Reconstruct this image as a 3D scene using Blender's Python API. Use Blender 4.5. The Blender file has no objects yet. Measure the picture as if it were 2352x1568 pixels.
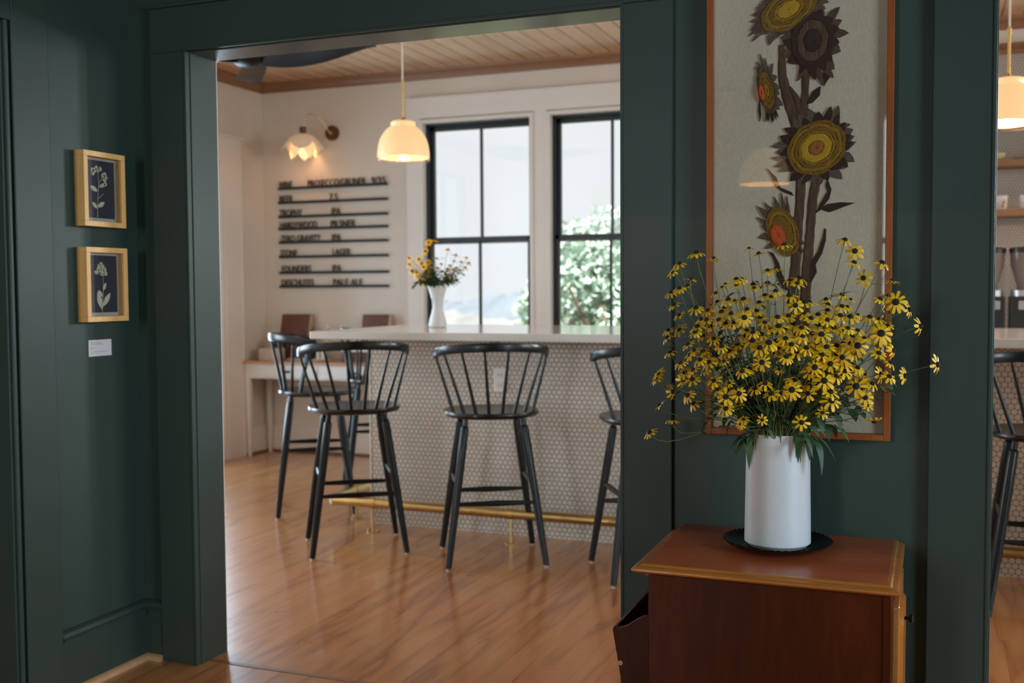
import bpy, math, random
from mathutils import Vector, Matrix, Euler, noise
PI = math.pi
C = bpy.context.scene.collection
S = bpy.context.scene

# ------------------------------------------------------------------ camera
cd = bpy.data.cameras.new('camera'); cam = bpy.data.objects.new('camera', cd); C.objects.link(cam)
S.camera = cam
yaw, pitch, roll = -0.375633, -0.0485548, -0.0058396
fw = Vector((math.sin(yaw)*math.cos(pitch), math.cos(yaw)*math.cos(pitch), math.sin(pitch)))
r0 = Vector((math.cos(yaw), -math.sin(yaw), 0)); u0 = r0.cross(fw)
rr = r0*math.cos(roll) + u0*math.sin(roll); uu = -r0*math.sin(roll) + u0*math.cos(roll)
M = Matrix((rr, uu, -fw)).transposed().to_4x4(); M.translation = Vector((0, 0, 1.26))
cam.matrix_world = M
cd.sensor_width = 36; cd.lens = 2448.72/2352*36; cd.clip_end = 1000; cd.clip_start = 0.05
cd.dof.use_dof = True; cd.dof.focus_distance = 2.6; cd.dof.aperture_fstop = 3.5

# ------------------------------------------------------------------ world, sun, daylight through the windows
S.view_settings.view_transform = 'Standard'; S.view_settings.look = 'None'
S.view_settings.exposure = 0.0; S.view_settings.gamma = 1.0; S.view_settings.use_curve_mapping = False
S.cycles.use_denoising = True
S.cycles.max_bounces = 10; S.cycles.diffuse_bounces = 5; S.cycles.transparent_max_bounces = 24
S.cycles.caustics_reflective = False; S.cycles.caustics_refractive = False
S.cycles.sample_clamp_indirect = 6.0
w = bpy.data.worlds.new('sky'); S.world = w; w.use_nodes = True
bg = w.node_tree.nodes['Background']; bg.inputs[0].default_value = (0.93, 0.965, 1.0, 1); bg.inputs[1].default_value = 0.93

def sun_light(rot, strength, col, angle):
    l = bpy.data.lights.new('sun', 'SUN'); l.energy = strength; l.color = col; l.angle = angle
    o = bpy.data.objects.new('sun', l); C.objects.link(o); o.rotation_euler = rot; return o
sun_light((math.radians(28), 0, 0), 17.0, (1.0, 0.96, 0.88), 0.02)

def area(name, loc, aim, sx, sy, power, col):
    l = bpy.data.lights.new(name, 'AREA'); l.shape = 'RECTANGLE'; l.size = sx; l.size_y = sy
    l.energy = power; l.color = col
    o = bpy.data.objects.new(name, l); C.objects.link(o); o.location = loc
    o.rotation_euler = Vector(aim).to_track_quat('-Z', 'Y').to_euler(); return o
LIGHT = dict(bar_left=126, bar_right=100, bar_far=310, bar_door=52, hall_back=9, hall_back_left=80, hall_right=200)
area('daylight_bar_left', (-5.2, 4.2, 1.6), (1, -0.55, 0.25), 1.6, 1.5, LIGHT['bar_left'], (0.74, 0.87, 1.0))
area('daylight_bar_right', (4.3, 5.0, 2.0), (-1, -0.35, -0.35), 2.0, 1.1, LIGHT['bar_right'], (0.95, 0.95, 1.0))
area('daylight_bar_far', (3.05, 7.75, 2.1), (-0.6, -1, -0.3), 0.95, 1.1, LIGHT['bar_far'], (0.80, 0.92, 1.0))
area('daylight_bar_door', (-5.15, 6.1, 1.15), (1, -0.9, 0), 0.8, 1.8, LIGHT['bar_door'], (0.55, 0.78, 1.0))
area('daylight_hall_back', (-0.24, -3.3, 1.65), (0, 1, 0), 0.36, 1.9, LIGHT['hall_back'], (0.85, 0.97, 0.95))
area('fill_hall_back_left', (-2.07, -3.3, 1.65), (0, 1, 0), 0.6, 1.9, LIGHT['hall_back_left'], (0.88, 0.95, 1.0))  # fill lamp outside an added, unseen window, for more frontal light
area('daylight_hall_right', (3.85, 0.5, 1.55), (-1, 0.12, -0.35), 1.6, 1.7, LIGHT['hall_right'], (0.60, 0.82, 1.0))

# ------------------------------------------------------------------ materials
MATS = {}
def lin(c):
    return tuple(((x/255)/12.92 if x/255 <= 0.04045 else ((x/255+0.055)/1.055)**2.4) for x in c)
def nt(name):
    m = bpy.data.materials.new(name); m.use_nodes = True
    MATS[name] = m
    return m, m.node_tree, m.node_tree.nodes['Principled BSDF']
def N(t, typ, **k):
    n = t.nodes.new(typ)
    for a, b in k.items(): setattr(n, a, b)
    return n
def math_(t, op, a, b=None, c=None):
    n = N(t, 'ShaderNodeMath', operation=op)
    for i, v in enumerate((a, b, c)):
        if v is None: continue
        if isinstance(v, (int, float)): n.inputs[i].default_value = v
        else: t.links.new(v, n.inputs[i])
    return n.outputs[0]
def coords(t, scale=(1, 1, 1), kind='Object'):
    tc = N(t, 'ShaderNodeTexCoord'); mp = N(t, 'ShaderNodeMapping'); mp.inputs['Scale'].default_value = scale
    t.links.new(tc.outputs[kind], mp.inputs[0]); return mp.outputs[0]
def noise_(t, vec, scale, detail=3, rough=0.55, dist=0.0):
    n = N(t, 'ShaderNodeTexNoise'); n.inputs['Scale'].default_value = scale; n.inputs['Detail'].default_value = detail
    n.inputs['Roughness'].default_value = rough; n.inputs['Distortion'].default_value = dist
    t.links.new(vec, n.inputs['Vector']); return n.outputs['Fac']
def ramp(t, fac, stops):
    r = N(t, 'ShaderNodeValToRGB'); e = r.color_ramp.elements
    while len(e) < len(stops): e.new(0.5)
    for i, (p, c) in enumerate(stops): e[i].position = p; e[i].color = (*c, 1)
    t.links.new(fac, r.inputs[0]); return r.outputs[0]
def bump(t, p, h, strength=0.3, dist=0.002):
    b = N(t, 'ShaderNodeBump'); b.inputs['Strength'].default_value = strength; b.inputs['Distance'].default_value = dist
    t.links.new(h, b.inputs['Height']); t.links.new(b.outputs[0], p.inputs['Normal'])
def pm(name, col, rough=0.5, metal=0.0, var=0.12, vscale=8, bmp=0.0, bscale=200, spec=0.5, coat=0.0, stretch=(1, 1, 1)):
    m, t, p = nt(name)
    v = coords(t, stretch)
    f = noise_(t, v, vscale)
    a = tuple(min(1, x*(1-var)) for x in col); b = tuple(min(1, x*(1+var)) for x in col)
    t.links.new(ramp(t, f, [(0.3, a), (0.7, b)]), p.inputs['Base Color'])
    p.inputs['Roughness'].default_value = rough; p.inputs['Metallic'].default_value = metal
    p.inputs['Specular IOR Level'].default_value = spec
    if coat: p.inputs['Coat Weight'].default_value = coat; p.inputs['Coat Roughness'].default_value = 0.12
    if bmp: bump(t, p, noise_(t, v, bscale, 2), bmp)
    return m
def wood(name, dark, mid, light, grain=(1, 1, 1), scale=6, rough=0.4, plank=None, axis=0, coat=0.0, groove=False, gcol=None, ring=0.0):
    """grain: mapping scale; small value along the grain. plank: board width across `axis`."""
    m, t, p = nt(name)
    tc = N(t, 'ShaderNodeTexCoord'); vec = tc.outputs['Object']
    sx = N(t, 'ShaderNodeSeparateXYZ'); t.links.new(vec, sx.inputs[0])
    base = vec; seam = None; tone = None
    if plank:
        u = math_(t, 'DIVIDE', sx.outputs[axis], plank)
        idx = math_(t, 'FLOOR', u); fr = math_(t, 'FRACT', u)
        wn = N(t, 'ShaderNodeTexWhiteNoise', noise_dimensions='1D'); t.links.new(idx, wn.inputs['W'])
        tone = wn.outputs['Value']
        off = math_(t, 'MULTIPLY', tone, 37.0)
        cb = N(t, 'ShaderNodeCombineXYZ'); t.links.new(off, cb.inputs[0]); t.links.new(off, cb.inputs[1]); t.links.new(off, cb.inputs[2])
        ad = N(t, 'ShaderNodeVectorMath', operation='ADD'); t.links.new(vec, ad.inputs[0]); t.links.new(cb.outputs[0], ad.inputs[1])
        base = ad.outputs[0]
        ed = math_(t, 'MINIMUM', fr, math_(t, 'SUBTRACT', 1.0, fr))
        seam = math_(t, 'LESS_THAN', ed, 0.05 if groove else 0.007)
    mp = N(t, 'ShaderNodeMapping'); mp.inputs['Scale'].default_value = grain; t.links.new(base, mp.inputs[0])
    n1 = noise_(t, mp.outputs[0], scale, 2, 0.5, 0.6)
    if ring:
        f = math_(t, 'FRACT', math_(t, 'MULTIPLY', n1, ring))
        f = math_(t, 'PINGPONG', f, 0.5); f = math_(t, 'MULTIPLY', f, 2.0)
        f = math_(t, 'POWER', f, 0.6)
    else: f = n1
    n2 = noise_(t, mp.outputs[0], scale*9, 4, 0.6)
    mix = math_(t, 'ADD', math_(t, 'MULTIPLY', f, 0.6), math_(t, 'MULTIPLY', n2, 0.4))
    if tone is not None:
        mix = math_(t, 'ADD', mix, math_(t, 'MULTIPLY', math_(t, 'SUBTRACT', tone, 0.5), 0.14))
    col = ramp(t, mix, [(0.2, dark), (0.5, mid), (0.85, light)])
    if seam is not None:
        mx = N(t, 'ShaderNodeMix', data_type='RGBA'); t.links.new(seam, mx.inputs[0])
        t.links.new(col, mx.inputs[6]); mx.inputs[7].default_value = (*(gcol or tuple(x*0.45 for x in dark)), 1)
        col = mx.outputs[2]
    t.links.new(col, p.inputs['Base Color'])
    p.inputs['Specular IOR Level'].default_value = 0.1 if name == 'mahogany' else 0.25 if ('mahog' in name or 'teak' in name) else 0.5
    rn = math_(t, 'ADD', rough-0.08, math_(t, 'MULTIPLY', noise_(t, vec, 5, 3), 0.16)); t.links.new(rn, p.inputs['Roughness'])
    if coat: p.inputs['Coat Weight'].default_value = coat; p.inputs['Coat Roughness'].default_value = 0.17
    h = n2
    if seam is not None: h = math_(t, 'SUBTRACT', math_(t, 'MULTIPLY', n2, 0.25), seam)
    bump(t, p, h, 0.35, 0.0015 if not groove else 0.004)
    return m
def penny(name, s, r, ax, tile, grout, rough=0.25):
    """round tiles in staggered rows; s = pitch, r = tile radius; ax = the two axes of the surface"""
    m, t, p = nt(name)
    tc = N(t, 'ShaderNodeTexCoord'); sx = N(t, 'ShaderNodeSeparateXYZ'); t.links.new(tc.outputs['Object'], sx.inputs[0])
    a, b = sx.outputs[ax[0]], sx.outputs[ax[1]]; hgt = s*math.sqrt(3)
    def dist(ox, oy):
        x = math_(t, 'SUBTRACT', math_(t, 'PINGPONG', math_(t, 'ADD', a, 10*s+ox), s/2), 0.0)
        y = math_(t, 'PINGPONG', math_(t, 'ADD', b, 10*hgt+oy), hgt/2)
        return math_(t, 'SQRT', math_(t, 'ADD', math_(t, 'MULTIPLY', x, x), math_(t, 'MULTIPLY', y, y)))
    d = math_(t, 'MINIMUM', dist(0, 0), dist(s/2, hgt/2))
    mr = N(t, 'ShaderNodeMapRange'); mr.interpolation_type = 'SMOOTHSTEP'
    mr.inputs['From Min'].default_value = r*1.06; mr.inputs['From Max'].default_value = r*0.94
    t.links.new(d, mr.inputs['Value']); mask = mr.outputs[0]
    v = N(t, 'ShaderNodeMix', data_type='RGBA'); t.links.new(mask, v.inputs[0]); v.inputs[6].default_value = (*grout, 1)
    tn = noise_(t, tc.outputs['Object'], 14, 2)
    t.links.new(ramp(t, tn, [(0.3, tuple(x*0.9 for x in tile)), (0.7, tile)]), v.inputs[7])
    t.links.new(v.outputs[2], p.inputs['Base Color'])
    t.links.new(math_(t, 'SUBTRACT', 0.85, math_(t, 'MULTIPLY', mask, 0.85-rough)), p.inputs['Roughness'])
    bump(t, p, mask, 0.5, 0.0012)
    return m
def glass_pane(name, tint=(0.97, 0.99, 0.98), ior=1.45):
    m, t, p = nt(name); t.nodes.remove(p)
    out = t.nodes['Material Output']
    tr = N(t, 'ShaderNodeBsdfTransparent'); tr.inputs[0].default_value = (*tint, 1)
    gl = N(t, 'ShaderNodeBsdfGlossy'); gl.inputs['Roughness'].default_value = 0.0
    f0 = ((ior-1)/(ior+1))**2; lw = N(t, 'ShaderNodeLayerWeight'); lw.inputs[0].default_value = 0.5
    fr_ = math_(t, 'ADD', math_(t, 'MULTIPLY', math_(t, 'POWER', lw.outputs['Facing'], 5.0), 1-f0), f0)
    mx = N(t, 'ShaderNodeMixShader'); t.links.new(fr_, mx.inputs[0]); t.links.new(tr.outputs[0], mx.inputs[1]); t.links.new(gl.outputs[0], mx.inputs[2])
    t.links.new(mx.outputs[0], out.inputs[0]); return m
def emissive(name, col, ecol, strength, rough=0.3):
    m, t, p = nt(name)
    f = noise_(t, coords(t), 6); t.links.new(ramp(t, f, [(0.2, tuple(x*0.95 for x in col)), (0.8, col)]), p.inputs['Base Color'])
    p.inputs['Emission Color'].default_value = (*ecol, 1); p.inputs['Emission Strength'].default_value = strength
    p.inputs['Roughness'].default_value = rough; return m

GREEN = (0.034, 0.056, 0.044)
pm('green_paint', GREEN, 0.46, var=0.06, vscale=3, bmp=0.12, bscale=60, spec=0.28)
pm('green_trim', (0.034, 0.050, 0.040), 0.44, var=0.06, vscale=4, bmp=0.10, bscale=40, spec=0.28)
pm('green_gloss', (0.036, 0.058, 0.048), 0.22, var=0.06, vscale=4, bmp=0.10, bscale=40, spec=0.5)
pm('white_wall', (0.66, 0.60, 0.525), 0.6, var=0.03, vscale=2)
pm('white_trim', (0.74, 0.70, 0.65), 0.4, var=0.03, vscale=3)
wood('oak_floor', (0.29, 0.092, 0.020), (0.44, 0.168, 0.043), (0.51, 0.220, 0.066), grain=(1.0, 0.13, 1), scale=6, rough=0.30, plank=0.083, axis=0, coat=0.9, ring=4.0, gcol=(0.20, 0.070, 0.018))
wood('ceiling_wood', (0.48, 0.27, 0.13), (0.66, 0.42, 0.24), (0.75, 0.52, 0.32), grain=(1.0, 0.12, 1), scale=10, rough=0.24, plank=0.121, axis=0, groove=True, coat=0.6, gcol=(0.22, 0.12, 0.065))
wood('crown_wood', (0.16, 0.07, 0.03), (0.24, 0.11, 0.05), (0.32, 0.16, 0.075), grain=(0.12, 0.12, 1), scale=14, rough=0.4)
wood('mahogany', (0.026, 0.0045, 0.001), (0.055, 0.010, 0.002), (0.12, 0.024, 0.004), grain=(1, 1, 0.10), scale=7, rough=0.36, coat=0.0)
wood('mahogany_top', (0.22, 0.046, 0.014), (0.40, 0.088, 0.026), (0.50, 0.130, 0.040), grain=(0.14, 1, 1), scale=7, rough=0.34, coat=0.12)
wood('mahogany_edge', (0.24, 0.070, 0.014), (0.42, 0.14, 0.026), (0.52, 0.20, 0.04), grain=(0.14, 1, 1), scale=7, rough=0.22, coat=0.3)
wood('teak_frame', (0.18, 0.040, 0.006), (0.31, 0.075, 0.011), (0.38, 0.11, 0.018), grain=(1, 1, 0.15), scale=12, rough=0.45)
wood('pine_frame', (0.60, 0.31, 0.09), (0.80, 0.44, 0.14), (0.86, 0.53, 0.20), grain=(1, 1, 0.12), scale=30, rough=0.45)
wood('desk_top_wood', (0.34, 0.17, 0.08), (0.50, 0.27, 0.13), (0.60, 0.36, 0.19), grain=(0.12, 1, 1), scale=12, rough=0.4)
wood('shelf_wood', (0.16, 0.08, 0.04), (0.27, 0.14, 0.07), (0.36, 0.20, 0.11), grain=(0.12, 1, 1), scale=14, rough=0.5)
wood('board_wood', (0.060, 0.018, 0.008), (0.115, 0.034, 0.013), (0.16, 0.055, 0.022), grain=(1, 1, 0.15), scale=12, rough=0.35)
penny('penny_tile_bar', 0.0268, 0.0121, (0, 2), (0.66, 0.61, 0.53), (0.22, 0.17, 0.12))
penny('penny_tile_wall', 0.0200, 0.0090, (0, 2), (0.46, 0.42, 0.37), (0.16, 0.12, 0.09))
pm('quartz', (0.62, 0.60, 0.56), 0.14, var=0.05, vscale=5, coat=0.2)
pm('black_lacquer', (0.004, 0.008, 0.009), 0.30, var=0.15, vscale=10, coat=0.1, spec=0.35)
pm('black_seat', (0.007, 0.008, 0.008), 0.30, var=0.15, vscale=10, coat=0.25, spec=0.4)
pm('window_black', (0.018, 0.026, 0.032), 0.4, var=0.1)
pm('brass', (0.62, 0.43, 0.17), 0.32, 1.0, var=0.06)
pm('steel', (0.62, 0.62, 0.62), 0.3, 1.0, var=0.06)
pm('black_metal', (0.006, 0.006, 0.007), 0.4, spec=0.2)
pm('white_ceramic', (0.64, 0.64, 0.64), 0.38, var=0.02)
pm('white_plastic', (0.78, 0.76, 0.72), 0.35, var=0.02)
pm('white_paint', (0.74, 0.73, 0.70), 0.4, var=0.03)
pm('cord_white', (0.75, 0.70, 0.62), 0.6)
pm('linen', (0.60, 0.50, 0.355), 0.9, var=0.10, vscale=260, bmp=0.4, bscale=500, stretch=(1, 1, 0.25))
pm('yarn_brown', (0.105, 0.052, 0.028), 0.95, var=0.35, vscale=160, bmp=0.8, bscale=260, stretch=(1, 1, 0.12))
pm('yarn_dark', (0.048, 0.018, 0.010), 0.95, var=0.35, vscale=220, bmp=0.8, bscale=260)
pm('yarn_taupe', (0.125, 0.078, 0.050), 0.95, var=0.35, vscale=200, bmp=0.8, bscale=260)
pm('yarn_olive', (0.21, 0.098, 0.006), 0.95, var=0.3, vscale=240, bmp=0.9, bscale=260)
pm('yarn_mustard', (0.29, 0.142, 0.008), 0.95, var=0.3, vscale=240, bmp=0.9, bscale=260)
pm('yarn_gold', (0.52, 0.28, 0.014), 0.95, var=0.25, vscale=240, bmp=0.9, bscale=260)
pm('yarn_rust', (0.34, 0.12, 0.02), 0.95, var=0.25, vscale=240, bmp=0.9, bscale=260)
pm('yarn_orange', (0.55, 0.075, 0.015), 0.95, var=0.25, vscale=240, bmp=0.9, bscale=260)
pm('petal_yellow', (0.98, 0.50, 0.006), 0.5, var=0.22, vscale=60)
pm('cone_dark', (0.013, 0.006, 0.006), 0.8, var=0.4, vscale=400, bmp=0.6, bscale=700)
pm('stem_green', (0.13, 0.17, 0.055), 0.6, var=0.3, vscale=20)
pm('leaf_green', (0.045, 0.090, 0.030), 0.5, var=0.35, vscale=15)
pm('leaf_pale', (0.11, 0.16, 0.085), 0.55, var=0.3, vscale=15)
pm('paper_white', (0.66, 0.64, 0.64), 0.7, var=0.02)
pm('ink_grey', (0.26, 0.25, 0.26), 0.8)
pm('navy_paper', (0.006, 0.010, 0.022), 0.6, var=0.1)
pm('mat_board', (0.42, 0.37, 0.30), 0.8, var=0.05)
pm('pressed_plant', (0.52, 0.50, 0.36), 0.7, var=0.2, vscale=60)
pm('black_letters', (0.010, 0.011, 0.010), 0.6)
pm('blue_tape', (0.008, 0.10, 0.20), 0.5)
pm('dark_plastic', (0.014, 0.016, 0.018), 0.35)
pm('coffee_beans', (0.035, 0.014, 0.008), 0.5, var=0.6, vscale=90, bmp=0.8, bscale=120)
pm('cup_yellow', (0.62, 0.60, 0.30), 0.25, var=0.04)
pm('cup_red', (0.62, 0.10, 0.06), 0.35)
pm('cup_leaf', (0.12, 0.28, 0.10), 0.35)
pm('kraft', (0.42, 0.27, 0.15), 0.75)
pm('cream_box', (0.60, 0.50, 0.40), 0.7)
pm('tray_grey', (0.45, 0.45, 0.44), 0.4)
pm('candle', (0.78, 0.76, 0.68), 0.5)
pm('tree_leaf', (0.38, 0.50, 0.42), 0.6, var=0.5, vscale=3)
pm('tree_bark', (0.12, 0.09, 0.06), 0.9)
pm('meadow', (0.14, 0.17, 0.09), 0.9, var=0.3, vscale=0.5)
pm('far_hill_hazed', (0.105, 0.13, 0.16), 0.9, var=0.15, vscale=0.05)  # distance haze is put into this bluish colour
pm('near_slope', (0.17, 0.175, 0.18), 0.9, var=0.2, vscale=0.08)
pm('roof_dark', (0.1, 0.1, 0.1), 0.8)
pm('hopper_clear', (0.16, 0.13, 0.12), 0.15, var=0.1)
emissive('opal_shade', (0.50, 0.37, 0.23), (1.0, 0.60, 0.28), 0.78)
emissive('petal_shade', (0.62, 0.55, 0.46), (1.0, 0.62, 0.32), 0.22)
emissive('petal_glow', (0.75, 0.55, 0.34), (1.0, 0.60, 0.28), 0.72)
emissive('bulb', (1, 0.9, 0.7), (1.0, 0.66, 0.34), 1.0)
glass_pane('window_glass', (0.99, 1.0, 1.0)); glass_pane('picture_glass', (0.985, 0.985, 0.985), 1.5); glass_pane('clear_glass', (0.93, 0.93, 0.91), 1.5)
m_, t_, p_ = nt('smoked_glass'); p_.inputs['Roughness'].default_value = 0.06; p_.inputs['Coat Weight'].default_value = 0.15; p_.inputs['Specular IOR Level'].default_value = 0.3
t_.links.new(ramp(t_, noise_(t_, coords(t_), 9), [(0.3, (0.006, 0.004, 0.006)), (0.7, (0.014, 0.009, 0.011))]), p_.inputs['Base Color'])
# the cabinet top has a scatter of fallen pollen specks
mt = MATS['mahogany_top']; t_ = mt.node_tree; p_ = t_.nodes['Principled BSDF']
vor = N(t_, 'ShaderNodeTexVoronoi'); vor.inputs['Scale'].default_value = 150
t_.links.new(coords(t_), vor.inputs['Vector'])
spk = math_(t_, 'MULTIPLY', math_(t_, 'LESS_THAN', vor.outputs['Distance'], 0.14), math_(t_, 'GREATER_THAN', noise_(t_, coords(t_), 9, 4), 0.52))
mx_ = N(t_, 'ShaderNodeMix', data_type='RGBA'); src = p_.inputs['Base Color'].links[0].from_socket
t_.links.new(spk, mx_.inputs[0]); t_.links.new(src, mx_.inputs[6]); mx_.inputs[7].default_value = (0.62, 0.34, 0.10, 1)
t_.links.new(mx_.outputs[2], p_.inputs['Base Color'])

# ------------------------------------------------------------------ mesh building
class MB:
    def __init__(self): self.v = []; self.f = []
    def add(self, vs, fs):
        n = len(self.v); self.v += [tuple(x) for x in vs]; self.f += [tuple(i+n for i in q) for q in fs]; return self
    def box(self, a, b):
        (x0, y0, z0), (x1, y1, z1) = a, b
        return self.add([(x0,y0,z0),(x1,y0,z0),(x1,y1,z0),(x0,y1,z0),(x0,y0,z1),(x1,y0,z1),(x1,y1,z1),(x0,y1,z1)],
                        [(0,3,2,1),(4,5,6,7),(0,1,5,4),(1,2,6,5),(2,3,7,6),(3,0,4,7)])
    def rings(self, rs, closed=True, cap=True):
        n = len(rs[0]); vs = [p for r in rs for p in r]; fs = []
        for i in range(len(rs)-1):
            for j in range(n if closed else n-1):
                k = (j+1) % n; fs.append((i*n+j, i*n+k, (i+1)*n+k, (i+1)*n+j))
        if cap: fs.append(tuple(range(n))[::-1]); fs.append(tuple((len(rs)-1)*n+j for j in range(n)))
        return self.add(vs, fs)
    def tube(self, pts, rad, n=10, cap=True):
        pts = [Vector(p) for p in pts]; rad = rad if hasattr(rad, '__len__') else [rad]*len(pts)
        rs = []; up = None
        for i, p in enumerate(pts):
            d = (pts[min(i+1, len(pts)-1)]-pts[max(i-1, 0)]).normalized()
            if up is None: up = Vector((0, 0, 1)) if abs(d.z) < 0.9 else Vector((1, 0, 0))
            s = d.cross(up).normalized(); u = s.cross(d).normalized(); up = u
            rs.append([tuple(p+(s*math.cos(2*PI*k/n)+u*math.sin(2*PI*k/n))*rad[i]) for k in range(n)])
        return self.rings(rs, True, cap)
    def lathe(self, prof, n=32, c=(0, 0, 0), cap=True):
        return self.rings([[(c[0]+r*math.cos(2*PI*k/n), c[1]+r*math.sin(2*PI*k/n), c[2]+z) for k in range(n)] for r, z in prof], True, cap)
    def poly(self, pts, thick, to3):
        """flat outline pts (u,v) given thickness; to3 maps (u, v, w) into space"""
        n = len(pts)
        return self.add([to3(u, v, 0) for u, v in pts]+[to3(u, v, thick) for u, v in pts],
                        [tuple(range(n))[::-1], tuple(range(n, 2*n))]+[(i, (i+1) % n, n+(i+1) % n, n+i) for i in range(n)])
    def build(self, name, mat, parent=None, smooth=False, bevel=0.0, segs=2, recalc=False):
        me = bpy.data.meshes.new(name); me.from_pydata(self.v, [], self.f); me.materials.append(MATS[mat])
        if recalc:
            import bmesh
            b = bmesh.new(); b.from_mesh(me); bmesh.ops.recalc_face_normals(b, faces=b.faces); b.to_mesh(me); b.free()
        if smooth:
            me.polygons.foreach_set('use_smooth', [True]*len(me.polygons))
            try: me.set_sharp_from_angle(angle=math.radians(40))
            except Exception: pass
        o = bpy.data.objects.new(name, me); C.objects.link(o)
        if parent: o.parent = parent
        if bevel:
            md = o.modifiers.new('edge', 'BEVEL'); md.width = bevel; md.segments = segs; md.limit_method = 'ANGLE'
        return o
def box(a, b): return MB().box(a, b)
def tag(o, label=None, cat=None, group=None, kind=None):
    if label: o['label'] = label
    if cat: o['category'] = cat
    if group: o['group'] = group
    if kind: o['kind'] = kind
    return o
def empty(name, loc=(0, 0, 0), rz=0, label=None, cat=None, group=None):
    o = bpy.data.objects.new(name, None); C.objects.link(o); o.location = loc; o.rotation_euler = (0, 0, rz)
    o.empty_display_size = 0.1
    return tag(o, label, cat, group)
def struct(o, label): o['kind'] = 'structure'; o['label'] = label; return o
def copy_tree(o, parent=None):
    c = o.copy(); C.objects.link(c)
    if parent: c.parent = parent
    for ch in [x for x in KIDS.get(o.name, o.children)]: copy_tree(ch, c)
    return c
KIDS = {}
def panel_holes(mb, axis, p0, p1, u0, u1, z0, z1, holes):
    """wall slab from p0..p1 across `axis`, running u0..u1, with rectangular holes (ua, ub, za, zb)"""
    def bb(ua, ub, za, zb):
        if ub-ua < 1e-6 or zb-za < 1e-6: return
        if axis == 1: mb.box((ua, p0, za), (ub, p1, zb))
        else: mb.box((p0, ua, za), (p1, ub, zb))
    cur = u0
    for ua, ub, za, zb in sorted(holes):
        bb(cur, ua, z0, z1); bb(ua, ub, z0, za); bb(ua, ub, zb, z1); cur = ub
    bb(cur, u1, z0, z1); return mb

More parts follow.
